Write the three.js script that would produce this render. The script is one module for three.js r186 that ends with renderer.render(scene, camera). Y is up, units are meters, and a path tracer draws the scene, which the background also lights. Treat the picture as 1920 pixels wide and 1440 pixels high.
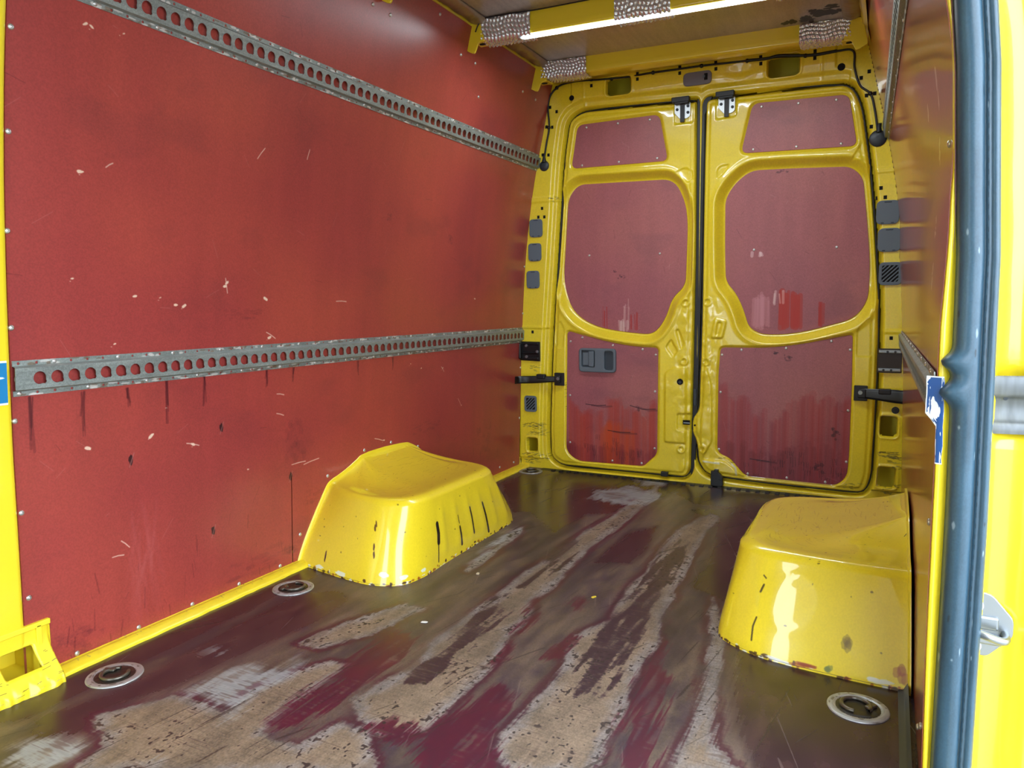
import * as THREE from 'three';
import { RoundedBoxGeometry } from 'three/addons/geometries/RoundedBoxGeometry.js';
import { mergeGeometries, mergeVertices, toCreasedNormals } from 'three/addons/utils/BufferGeometryUtils.js';
import { RectAreaLightUniformsLib } from 'three/addons/lights/RectAreaLightUniformsLib.js';

// ------------------------------------------------------------------ camera, sky, lights, exposure
const scene = new THREE.Scene();
const camera = new THREE.PerspectiveCamera(54.58, 1920 / 1440, 0.02, 200);
camera.position.set(0.7775, 0.805, 3.31);
camera.quaternion.setFromRotationMatrix(new THREE.Matrix4().set(
  0.89234, -0.04186, 0.44942, 0,
  -0.00628, 0.99444, 0.10511, 0,
  -0.45132, -0.09662, 0.88712, 0,
  0, 0, 0, 1));
const renderer = new THREE.WebGLRenderer({ antialias: true });
renderer.toneMapping = THREE.LinearToneMapping;
renderer.toneMappingExposure = 1.62;
renderer.shadowMap.enabled = true;
RectAreaLightUniformsLib.init();
const SKY = 4.9, LED = 100;
scene.background = new THREE.Color().setRGB(0.86 * SKY, 0.965 * SKY, 1.10 * SKY);   // overcast daylight, let in by the open sliding door

// ------------------------------------------------------------------ helpers
function hash(x, y, s = 0) { let h = Math.imul(x | 0, 374761393) ^ Math.imul(y | 0, 668265263) ^ Math.imul(s | 0, 2147483629); h = Math.imul(h ^ (h >>> 13), 1274126177); return ((h ^ (h >>> 16)) >>> 0) / 4294967296; }
function noise(x, y, s = 0) {
  const i = Math.floor(x), j = Math.floor(y), f = x - i, g = y - j, u = f * f * (3 - 2 * f), v = g * g * (3 - 2 * g);
  const a = hash(i, j, s), b = hash(i + 1, j, s), c = hash(i, j + 1, s), d = hash(i + 1, j + 1, s);
  return a + (b - a) * u + (c - a) * v + (a - b - c + d) * u * v;
}
function fbm(x, y, s = 0, n = 3) { let t = 0, a = 0.5; for (let k = 0; k < n; k++) { t += a * noise(x, y, s + k * 17); x *= 2.03; y *= 2.03; a *= 0.5; } return t / (1 - Math.pow(0.5, n)); }
let rs = 7; const rnd = () => hash(rs++, 991, 5);
const sm = (a, b, x) => { const t = Math.min(1, Math.max(0, (x - a) / (b - a))); return t * t * (3 - 2 * t); };
const lerp = (a, b, t) => a + (b - a) * t;
const interp = (x, xs, ys) => { if (x <= xs[0]) return ys[0]; for (let i = 1; i < xs.length; i++) if (x <= xs[i]) return lerp(ys[i - 1], ys[i], (x - xs[i - 1]) / (xs[i] - xs[i - 1])); return ys[ys.length - 1]; };

// the side walls lean in towards the roof: distance from the middle of the van at height y
const PY = [0, 0.3, 0.53, 0.65, 0.84, 1.06, 1.26, 1.42, 1.63, 1.78, 1.95], PX = [0.848, 0.838, 0.832, 0.824, 0.812, 0.792, 0.765, 0.735, 0.685, 0.65, 0.605];
const prof = (y) => { let t = 0; for (let k = -2; k <= 2; k++) t += interp(y + k * 0.03, PY, PX); return t / 5; };
const flare = (y, z) => interp(y, [0, 0.22, 0.48, 0.6, 0.7, 0.77, 0.84, 0.91, 1.0, 1.2, 1.45], [0.0033, 0.0049, 0.0078, 0.0102, 0.0127, 0.0147, 0.0185, 0.0225, 0.0262, 0.0285, 0.026]) * z + 0.010 * sm(0.95, 1.15, y);             // the right side opens a little towards the front
const wallR = (y, z) => prof(y) + flare(y, z);
const TH = 0.035;                                                                 // the rear end leans in at the top

const names = {};
function numbered(n) { const k = names[n] = (names[n] ?? -1) + 1; return k ? n + '_' + String(k).padStart(3, '0') : n; }
function mesh(name, g, m, parent) {
  const o = new THREE.Mesh(Array.isArray(g) ? merge(g) : g, m);
  o.name = parent ? name : numbered(name); o.castShadow = o.receiveShadow = true; (parent ?? scene).add(o); return o;
}
function group(name, x = 0, y = 0, z = 0) { const o = new THREE.Group(); o.name = numbered(name); o.position.set(x, y, z); scene.add(o); return o; }
function tag(o, label, category, grp) { Object.assign(o.userData, { label, category }); if (grp) o.userData.group = grp; return o; }
function struct(o, label) { o.userData.kind = 'structure'; if (label) o.userData.label = label; return o; }
function merge(list) { return mergeGeometries(list.map((g) => { const h = g.index ? g.toNonIndexed() : g; for (const k of Object.keys(h.attributes)) if (!['position', 'normal', 'uv'].includes(k)) h.deleteAttribute(k); return h; })); }
const box = (w, h, d, x = 0, y = 0, z = 0, r = 0.002) => { const s = Math.min(r, w / 2.01, h / 2.01, d / 2.01); return new RoundedBoxGeometry(w, h, d, 2, s).translate(x, y, z); };
const cyl = (r, h, x, y, z, ax = 'z', n = 18, r2 = r) => { const g = new THREE.CylinderGeometry(r2, r, h, n); if (ax === 'z') g.rotateX(Math.PI / 2); if (ax === 'x') g.rotateZ(-Math.PI / 2); return g.translate(x, y, z); };
const V3 = (a) => new THREE.Vector3(...a);
const tube = (pts, r, n = 40, m = 8) => new THREE.TubeGeometry(new THREE.CatmullRomCurve3(pts.map(V3), false, 'centripetal'), n, r, m);
function rounded(pts, r, seg = 5) {                                                // polygon with its corners rounded
  const out = [], n = pts.length;
  for (let i = 0; i < n; i++) {
    const p = pts[(i + n - 1) % n], c = pts[i], q = pts[(i + 1) % n], R = c[2] ?? r;
    const a = Math.hypot(p[0] - c[0], p[1] - c[1]), b = Math.hypot(q[0] - c[0], q[1] - c[1]), d = Math.min(R, a * 0.48, b * 0.48);
    const A = [c[0] + (p[0] - c[0]) * d / a, c[1] + (p[1] - c[1]) * d / a], B = [c[0] + (q[0] - c[0]) * d / b, c[1] + (q[1] - c[1]) * d / b];
    for (let k = 0; k <= seg; k++) { const t = k / seg, u = 1 - t; out.push([u * u * A[0] + 2 * u * t * c[0] + t * t * B[0], u * u * A[1] + 2 * u * t * c[1] + t * t * B[1]]); }
  }
  return out;
}
const rect = (cx, cy, w, h, r) => rounded([[cx - w / 2, cy - h / 2], [cx + w / 2, cy - h / 2], [cx + w / 2, cy + h / 2], [cx - w / 2, cy + h / 2]], r, 4);
function poly(pts) {                                                              // signed distance, positive inside, with a bounding box for speed
  let x0 = 1e9, x1 = -1e9, y0 = 1e9, y1 = -1e9;
  for (const p of pts) { x0 = Math.min(x0, p[0]); x1 = Math.max(x1, p[0]); y0 = Math.min(y0, p[1]); y1 = Math.max(y1, p[1]); }
  return (x, y, far = 0.09) => {
    if (x < x0 - far || x > x1 + far || y < y0 - far || y > y1 + far) return -far;
    let d = 1e9, inside = false;
    for (let i = 0, j = pts.length - 1; i < pts.length; j = i++) {
      const [ax, ay] = pts[i], [bx, by] = pts[j], ex = bx - ax, ey = by - ay, wx = x - ax, wy = y - ay;
      const t = Math.min(1, Math.max(0, (wx * ex + wy * ey) / (ex * ex + ey * ey || 1e-12))), dx = wx - ex * t, dy = wy - ey * t;
      d = Math.min(d, dx * dx + dy * dy);
      if ((ay > y) !== (by > y) && x < ex * (y - ay) / ey + ax) inside = !inside;
    }
    return inside ? Math.sqrt(d) : -Math.sqrt(d);
  };
}
function shapeOf(pts, holes = []) { const s = new THREE.Shape(pts.map((p) => new THREE.Vector2(p[0], p[1]))); for (const h of holes) s.holes.push(new THREE.Path(h.map((p) => new THREE.Vector2(p[0], p[1])))); return s; }
const plate = (pts, d, bevel = 0.0015, holes = []) => new THREE.ExtrudeGeometry(shapeOf(pts, holes), { depth: d, bevelEnabled: bevel > 0, bevelThickness: bevel, bevelSize: bevel, bevelOffset: -bevel, bevelSegments: 2, steps: 1 });
function heightfield(x0, x1, y0, y1, step, f, uv = (x, y) => [x, y], at = (x, y, h) => [x, y, h]) {
  const nx = Math.round((x1 - x0) / step), ny = Math.round((y1 - y0) / step), pos = [], tex = [], id = new Int32Array((nx + 1) * (ny + 1)).fill(-1), index = [];
  for (let j = 0; j <= ny; j++) for (let i = 0; i <= nx; i++) {
    const x = x0 + (x1 - x0) * i / nx, y = y0 + (y1 - y0) * j / ny, h = f(x, y);
    if (h === null) continue;
    id[j * (nx + 1) + i] = pos.length / 3; pos.push(...at(x, y, h)); tex.push(...uv(x, y));
  }
  for (let j = 0; j < ny; j++) for (let i = 0; i < nx; i++) {
    const a = id[j * (nx + 1) + i], b = id[j * (nx + 1) + i + 1], c = id[(j + 1) * (nx + 1) + i + 1], d = id[(j + 1) * (nx + 1) + i];
    if (a >= 0 && b >= 0 && c >= 0) index.push(a, b, c);
    if (a >= 0 && c >= 0 && d >= 0) index.push(a, c, d);
  }
  const g = new THREE.BufferGeometry();
  g.setAttribute('position', new THREE.Float32BufferAttribute(pos, 3)); g.setAttribute('uv', new THREE.Float32BufferAttribute(tex, 2)); g.setIndex(index); g.computeVertexNormals();
  return g;
}
function loft(rings, closed = false, uvs) {                                         // rings of equal length joined into a sheet
  const n = rings[0].length, pos = [], uv = [], index = [];
  rings.forEach((r, j) => r.forEach((p, i) => { pos.push(...p); uv.push(...(uvs ? uvs(i, j, p) : [i / (n - 1), j / (rings.length - 1)])); }));
  for (let j = 0; j < rings.length - 1; j++) for (let i = 0; i < (closed ? n : n - 1); i++) {
    const a = j * n + i, b = j * n + (i + 1) % n, c = b + n, d = a + n;
    index.push(a, b, c, a, c, d);
  }
  const g = new THREE.BufferGeometry();
  g.setAttribute('position', new THREE.Float32BufferAttribute(pos, 3)); g.setAttribute('uv', new THREE.Float32BufferAttribute(uv, 2)); g.setIndex(index); g.computeVertexNormals();
  return g;
}
function dataTexture(w, h, f, srgb = true) {                                        // row 0 is v = 0
  const d = new Uint8Array(w * h * 4);
  for (let j = 0; j < h; j++) for (let i = 0; i < w; i++) { const c = f(i, j), o = (j * w + i) * 4; d[o] = c[0]; d[o + 1] = c[1]; d[o + 2] = c[2]; d[o + 3] = 255; }
  const t = new THREE.DataTexture(d, w, h); t.magFilter = THREE.LinearFilter; t.minFilter = THREE.LinearMipmapLinearFilter; t.wrapS = t.wrapT = THREE.RepeatWrapping;
  if (srgb) t.colorSpace = THREE.SRGBColorSpace; t.needsUpdate = true; return t;
}
function canvasTexture(w, h, base, draw, srgb = true) {                             // row 0 is v = 1
  const c = document.createElement('canvas'); c.width = w; c.height = h;
  const x = c.getContext('2d'), im = x.createImageData(w, h);
  for (let j = 0; j < h; j++) for (let i = 0; i < w; i++) { const q = base(i, j), o = (j * w + i) * 4; im.data[o] = q[0]; im.data[o + 1] = q[1]; im.data[o + 2] = q[2]; im.data[o + 3] = 255; }
  x.putImageData(im, 0, 0); draw?.(x);
  const t = new THREE.CanvasTexture(c); if (srgb) t.colorSpace = THREE.SRGBColorSpace; t.anisotropy = 8; return t;
}
function stroke(x, pts, w, color) { x.strokeStyle = color; x.lineWidth = w; x.lineCap = x.lineJoin = 'round'; x.beginPath(); pts.forEach((p, i) => (i ? x.lineTo(p[0], p[1]) : x.moveTo(p[0], p[1]))); x.stroke(); }
function blob(x, cx, cy, a, b, color, rot = 0, n = 12, rough = 0.35) {               // a chip with a ragged outline
  x.fillStyle = color; x.beginPath();
  for (let k = 0; k < n; k++) { const t = k / n * 6.2832, q = 1 - rough * rnd(), u = Math.cos(t) * a * q, v = Math.sin(t) * b * q; const px = cx + u * Math.cos(rot) - v * Math.sin(rot), py = cy + u * Math.sin(rot) + v * Math.cos(rot); k ? x.lineTo(px, py) : x.moveTo(px, py); }
  x.closePath(); x.fill();
}
const std = (hex, roughness, metalness = 0, more = {}) => new THREE.MeshPhysicalMaterial({ color: hex, roughness, metalness, side: THREE.DoubleSide, ...more });

// ------------------------------------------------------------------ materials
const YEL = [238, 213, 42];
const M = {};
M.paint = std(0xeed52a, 0.3, 0, { clearcoat: 0.8, clearcoatRoughness: 0.06 });
M.screw = std(0xc9c9c4, 0.35, 0.85);
M.black = std(0x16181a, 0.45);
M.blackGloss = std(0x0e0f11, 0.28);
M.dark = std(0x050505, 0.9);
M.grey = std(0x5f6a72, 0.5);
M.greyDark = std(0x323c44, 0.55);
M.rubber = std(0x2c3237, 0.42, 0, { sheen: 0.4, sheenRoughness: 0.5, sheenColor: new THREE.Color(0.5, 0.6, 0.7) });
M.steel = std(0x9aa0a4, 0.3, 0.9);
M.zinc = std(0xcfd4d6, 0.4, 0.7);
M.grime = std(0x2a2620, 0.35, 0.2);
M.shell = std(0xeed52a, 0.5);
M.led = new THREE.MeshStandardMaterial({ color: 0xffffff, emissive: new THREE.Color(0.82, 0.93, 1.0), emissiveIntensity: 4, roughness: 0.5, side: THREE.DoubleSide });

// worn red film-faced plywood; u, v are metres / (W, H)
const PW = 2.45, PH = 1.95;
function panelBase(w, h, W, H, seed, tint) {
  return (i, j) => {
    const x = i / w * W, y = (1 - j / h) * H;
    const m = fbm(x * 3.2, y * 2.6, seed, 3) - 0.5, v = fbm(x * 26, y * 3.5, seed + 5, 2) - 0.5, f = noise(x * 420, y * 420, seed + 9) - 0.5, wv = Math.sin(x * 2100) * Math.sin(y * 2100) * 0.5;
    const k = 1 + 0.16 * m + 0.06 * v + 0.13 * f + 0.03 * wv, dirt = sm(0.6, 0.85, fbm(x * 5, y * 9, seed + 31, 4)) * 0.07;
    return [tint[0] * k * (1 - dirt), tint[1] * (k + 0.12 * m) * (1 - dirt * 0.8), tint[2] * (k - 0.1 * m) * (1 - dirt * 0.5)];
  };
}
const RED = [156, 64, 56];
const LW = 1960, LH = 1560;
const leftTex = canvasTexture(LW, LH, panelBase(LW, LH, PW, PH, 3, RED), (x) => {
  const s = LW / PW, P = (z, y) => [z * s, LH - y * s];
  const chips = [[2.266, 1.392], [2.252, 1.391], [2.179, 1.399], [2.286, 0.869], [2.135, 0.832], [2.067, 0.829], [2.022, 0.811], [1.998, 0.808], [1.862, 0.87], [1.868, 0.86], [1.722, 0.828], [1.706, 0.717], [2.053, 0.555], [1.976, 0.449], [1.791, 0.345], [2.267, 1.096], [2.261, 0.489], [2.099, 0.49], [2.189, 0.722], [0.985, 0.588], [0.912, 0.566], [0.757, 0.554], [0.604, 0.383], [0.52, 0.834], [1.15, 0.323]];
  for (const [z, y] of chips) { const [a, b] = P(z, y), q = 2 + 4 * rnd(); blob(x, a, b, q * 1.5, q * 0.7, '#d8b9a0', (rnd() - 0.5) * 1.2); if (rnd() > 0.5) blob(x, a + 8 * rnd(), b + 5, 2, 1, '#c99a86'); }
  for (const [z, y, l, r] of [[1.392, 0.821, 0.05, 0.02], [1.662, 0.486, 0.03, 0.3], [1.976, 0.449, 0.04, 0.3], [1.587, 0.324, 0.06, 0], [1.53, 0.318, 0.07, -0.1], [2.179, 0.24, 0.03, 0.8], [2.199, 0.216, 0.03, 0.1], [1.758, 1.221, 0.04, -0.9], [1.576, 1.249, 0.03, -1.3], [1.66, 0.546, 0.03, 0.2], [1.70, 0.723, 0.04, 0.5], [1.863, 0.862, 0.04, 1.4], [2.2, 1.12, 0.02, -0.6], [0.757, 0.55, 0.03, 0.8], [0.62, 0.4, 0.04, 0.9], [1.18, 0.33, 0.05, 0.3]]) {
    const [a, b] = P(z, y), L = l * s / 2; stroke(x, [[a - L * Math.cos(r), b + L * Math.sin(r)], [a, b - 1], [a + L * Math.cos(r), b - L * Math.sin(r)]], 2.2, 'rgba(216,178,158,.85)');
  }
  for (let k = 0; k < 70; k++) { const [a, b] = P(rnd() * 2.4, rnd() * 1.75), L = 8 + 40 * rnd(), r = (rnd() - 0.5) * 2.4; stroke(x, [[a, b], [a + L * Math.cos(r), b + L * Math.sin(r)]], 1, rnd() > 0.55 ? 'rgba(205,150,140,.35)' : 'rgba(60,12,18,.4)'); }
  for (const [z, y, a, b] of [[1.806, 0.784, 60, 14], [0.745, 1.068, 16, 18], [1.158, 1.11, 12, 12], [1.212, 0.13, 60, 20], [0.906, 0.187, 120, 16], [0.871, 0.331, 90, 20], [1.6, 0.4, 40, 60], [2.3, 0.045, 60, 40], [1.72, 0.06, 140, 30], [1.5, 0.2, 60, 30], [0.4, 0.2, 60, 60]]) {   // smears of grime, streaky
    const [u, v] = P(z, y); for (let k = 0; k < 26; k++) blob(x, u + (rnd() - 0.5) * 1.6 * a, v + (rnd() - 0.5) * 1.6 * b, a * 0.25 * rnd() + 3, b * 0.22 * rnd() + 2, 'rgba(58,16,26,.10)');
  }
  for (const [z, y] of [[1.882, 0.479], [2.155, 0.442], [1.919, 0.2], [1.623, 0.289]]) { const [u, v] = P(z, y); blob(x, u, v, 6, 12, 'rgba(40,20,26,.85)'); stroke(x, [[u - 7, v - 12], [u + 4, v + 14]], 2, 'rgba(170,120,110,.6)'); }
  for (const [z, y, l] of [[2.383, 0.619, 0.16], [2.269, 0.618, 0.11], [2.05, 0.622, 0.14], [1.607, 0.621, 0.05], [1.936, 0.625, 0.08], [1.716, 0.621, 0.05], [2.157, 0.615, 0.06], [1.3, 0.62, 0.05], [1.1, 0.62, 0.05]]) {   // drips below the rail
    const [u, v] = P(z, y); for (let k = 0; k < 5; k++) stroke(x, [[u + (rnd() - 0.5) * 8, v], [u + (rnd() - 0.5) * 9, v + l * s * (0.3 + 0.7 * rnd())]], 2 + 3 * rnd(), 'rgba(52,10,22,.28)');
  }
  for (let k = 0; k < 90; k++) { const [u, v] = P(0.05 + 2.3 * rnd(), 0.02 + 0.25 * rnd() * rnd()); stroke(x, [[u, v], [u + (rnd() - 0.5) * 16, v + 10 + 40 * rnd()]], 1 + 2 * rnd(), 'rgba(50,10,20,.22)'); }
  for (const [z, y] of [[2.15, 0.16], [2.11, 0.2]]) { const [u, v] = P(z, y); for (let k = 0; k < 14; k++) stroke(x, [[u + (rnd() - 0.5) * 40, v - 130 * rnd()], [u + (rnd() - 0.5) * 60, v + 130 * rnd()]], 6, 'rgba(190,110,105,.06)'); }
});
const RW = 1240, RH = 1240;
const rightTex = canvasTexture(RW, RH, panelBase(RW, RH, 2.05, 2.05, 23, RED), (x) => {
  const s = RW / 2.05, P = (z, y) => [z * s, RH - y * s];
  for (const [z, y, l] of [[1.55, 1.2, 0.05], [1.75, 1.15, 0.11], [1.76, 1.07, 0.05], [1.74, 0.94, 0.03], [1.73, 0.86, 0.04], [1.72, 0.7, 0.02], [1.5, 0.2, 0.04]]) { const [u, v] = P(z, y); for (let k = 0; k < 4; k++) blob(x, u + 14 * (rnd() - 0.5), v + (rnd() - 0.5) * l * s, 6 * rnd() + 3, l * s * 0.3 * rnd() + 2, '#cfa79b'); }
  for (let k = 0; k < 60; k++) { const [a, b] = P(rnd() * 2, rnd() * 1.75), L = 8 + 60 * rnd(); stroke(x, [[a, b], [a + L, b + (rnd() - 0.5) * 10]], 1, rnd() > 0.5 ? 'rgba(205,150,140,.35)' : 'rgba(60,12,18,.4)'); }
});
M.wallL = std(0xffffff, 0.3, 0, { map: leftTex });
M.wallR = std(0xffffff, 0.3, 0, { map: rightTex, clearcoat: 0.7, clearcoatRoughness: 0.09 });
// door panels share one sheet of wear, u = (x + 0.8) / 1.6, v = y / 1.7
const DW = 1120, DH = 1190;
const doorPanelTex = canvasTexture(DW, DH, panelBase(DW, DH, 1.6, 1.7, 41, [162, 93, 96]), (x) => {  // mauve tint: dust film plus sky haze painted into the base colour
  const s = DW / 1.6, P = (u, y) => [(u + 0.8) * s, DH - y * s];
  const run = (u, y0, y1, w, color, n = 9) => { for (let k = 0; k < n; k++) { const a = u + (rnd() - 0.5) * w, t = lerp(y0, y1, 0.3 * rnd()), q = lerp(y1, y0, 0.15 * rnd()); const [p0, v0] = P(a, t), [p1, v1] = P(a + (rnd() - 0.5) * 0.008, q); stroke(x, [[p0, v0], [p1, v1]], w * s * 0.22 * (0.4 + rnd()), color); } };
  run(-0.305, 0.84, 0.68, 0.03, 'rgba(222,190,180,.35)', 5); run(-0.32, 0.74, 0.68, 0.05, 'rgba(226,205,195,.35)', 6); run(-0.41, 0.8, 0.69, 0.02, 'rgba(170,30,26,.5)', 5); run(-0.27, 0.78, 0.68, 0.03, 'rgba(165,34,30,.45)', 5);
  run(0.285, 0.85, 0.70, 0.07, 'rgba(196,130,138,.5)', 12); run(0.40, 0.86, 0.70, 0.09, 'rgba(176,38,28,.55)', 16); run(0.53, 0.82, 0.71, 0.04, 'rgba(170,36,30,.5)', 7); run(0.36, 0.86, 0.80, 0.04, 'rgba(230,200,195,.5)', 4);
  run(0.27, 1.02, 1.005, 0.05, 'rgba(230,205,205,.5)', 4);
  const wash = (x0, x1, top, n, colors) => { for (let k = 0; k < n; k++) { const u = lerp(x0, x1, rnd()), t = top * (0.62 + 0.5 * fbm(u * 14, 2, 7, 3)) + 0.03 * rnd(); stroke(x, [P(u, 0.05), P(u + (rnd() - 0.5) * 0.012, t)], 5 + 16 * rnd(), colors[k % colors.length]); } };   // red runs without the hazy tint, where water washed the dust film off
  wash(0.125, 0.645, 0.42, 120, ['rgba(160,34,28,.13)', 'rgba(150,30,34,.10)', 'rgba(110,20,34,.07)']); wash(0.16, 0.62, 0.2, 60, ['rgba(96,16,30,.10)']);
  wash(-0.6, -0.16, 0.36, 110, ['rgba(176,40,24,.12)', 'rgba(150,30,34,.10)', 'rgba(186,56,22,.10)']); wash(-0.42, -0.26, 0.24, 40, ['rgba(200,62,18,.14)']); wash(-0.6, -0.16, 0.13, 60, ['rgba(96,16,30,.12)']);
  for (let k = 0; k < 46; k++) { const d = rnd() > 0.5, [a, b] = P(d ? -0.54 + rnd() * 0.34 : 0.22 + rnd() * 0.42, 0.06 + 0.13 * rnd()); for (let q = 0; q < 3; q++) stroke(x, [[a + 6 * q, b], [a + 6 * q + (rnd() - 0.5) * 6, b + 6 + 24 * rnd()]], 1.5, 'rgba(38,12,24,.4)'); }
  for (const pts of [[[-0.5, 0.335], [-0.44, 0.33], [-0.40, 0.335]], [[-0.28, 0.34], [-0.22, 0.325], [-0.16, 0.33]], [[-0.39, 0.215], [-0.33, 0.21], [-0.28, 0.212]], [[0.26, 0.135], [0.34, 0.13]]]) { stroke(x, pts.map((p) => P(...p)), 2, 'rgba(28,10,20,.85)'); stroke(x, pts.map((p) => P(p[0] + 0.03, p[1] - 0.004)), 6, 'rgba(50,14,28,.3)'); }
  for (const [u, y, a, b] of [[-0.24, 0.33, 6, 14], [-0.33, 0.93, 16, 8], [-0.36, 0.96, 8, 6], [0.4, 0.58, 18, 12], [0.36, 0.6, 14, 5], [0.6, 0.27, 16, 22], [0.54, 0.12, 22, 20], [0.36, 1.345, 22, 6]]) { const [p, v] = P(u, y); for (let k = 0; k < 9; k++) blob(x, p + (rnd() - 0.5) * 1.5 * a, v + (rnd() - 0.5) * 1.5 * b, a * 0.4 * rnd() + 1, b * 0.4 * rnd() + 1, 'rgba(44,16,30,.35)'); }
  for (let k = 0; k < 80; k++) { const [a, b] = P(-0.6 + rnd() * 1.25, 0.05 + rnd() * 1.6), L = 6 + 26 * rnd(), r = rnd() * 6.28; stroke(x, [[a, b], [a + L * Math.cos(r), b + L * Math.sin(r)]], 1, rnd() > 0.5 ? 'rgba(220,180,180,.3)' : 'rgba(50,16,30,.35)'); }
});
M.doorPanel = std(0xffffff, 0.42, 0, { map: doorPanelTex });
// yellow paint of the rear end with its scuffs, u = (x + 0.9) / 1.8, v = (y + 0.05) / 2
const QW = 1080, QH = 1200;
const rearPaintTex = canvasTexture(QW, QH, (i, j) => { const x = i / 600, y = j / 600, k = 1 + 0.05 * (fbm(x * 6, y * 6, 71, 3) - 0.5) + 0.05 * (noise(x * 300, y * 300, 72) - 0.5); return YEL.map((c) => Math.min(255, c * k)); }, (x) => {
  const s = 600, P = (u, y) => [(u + 0.9) * s, QH - (y + 0.05) * s];
  for (const [u, y, w, h, n] of [[-0.78, 0.215, 0.1, 0.03, 40], [-0.75, 0.19, 0.08, 0.05, 24], [-0.8, 0.05, 0.08, 0.06, 40], [-0.74, 0.06, 0.08, 0.04, 16], [-0.8, 0.14, 0.03, 0.1, 16], [0.79, 0.2, 0.07, 0.03, 36], [0.81, 0.17, 0.05, 0.06, 24], [0.8, 0.06, 0.06, 0.05, 20], [-0.76, 0.5, 0.06, 0.03, 10], [0.66, 0.06, 0.06, 0.03, 12], [-0.6, 0.4, 0.02, 0.2, 14], [0.16, 0.12, 0.1, 0.02, 8], [-0.66, 1.3, 0.06, 0.02, 8]]) {
    for (let k = 0; k < n; k++) { const [a, b] = P(u + (rnd() - 0.5) * w, y + (rnd() - 0.5) * h), L = 3 + 12 * rnd(); stroke(x, [[a, b], [a + L, b + (rnd() - 0.5) * 6]], 0.8 + 1.2 * rnd(), rnd() > 0.35 ? 'rgba(44,36,20,.5)' : 'rgba(120,118,100,.5)'); }
  }
  for (const pts of [[[0.185, 0.105], [0.2, 0.09], [0.205, 0.06]], [[0.06, 0.108], [0.13, 0.104]]]) stroke(x, pts.map((p) => P(...p)), 5, 'rgba(225,226,205,.8)');
});
M.rearPaint = std(0xffffff, 0.3, 0, { map: rearPaintTex, clearcoat: 1, clearcoatRoughness: 0.05 });
const rearUV = (x, y) => [(x + 0.9) / 1.8, (y + 0.05) / 2];

// ------------------------------------------------------------------ ground outside and the outer body
struct(mesh('ground', box(60, 0.1, 60, 0, -0.72, 0, 0.01), std(0x8f8d88, 0.9)), 'paved ground outside the van');

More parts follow.
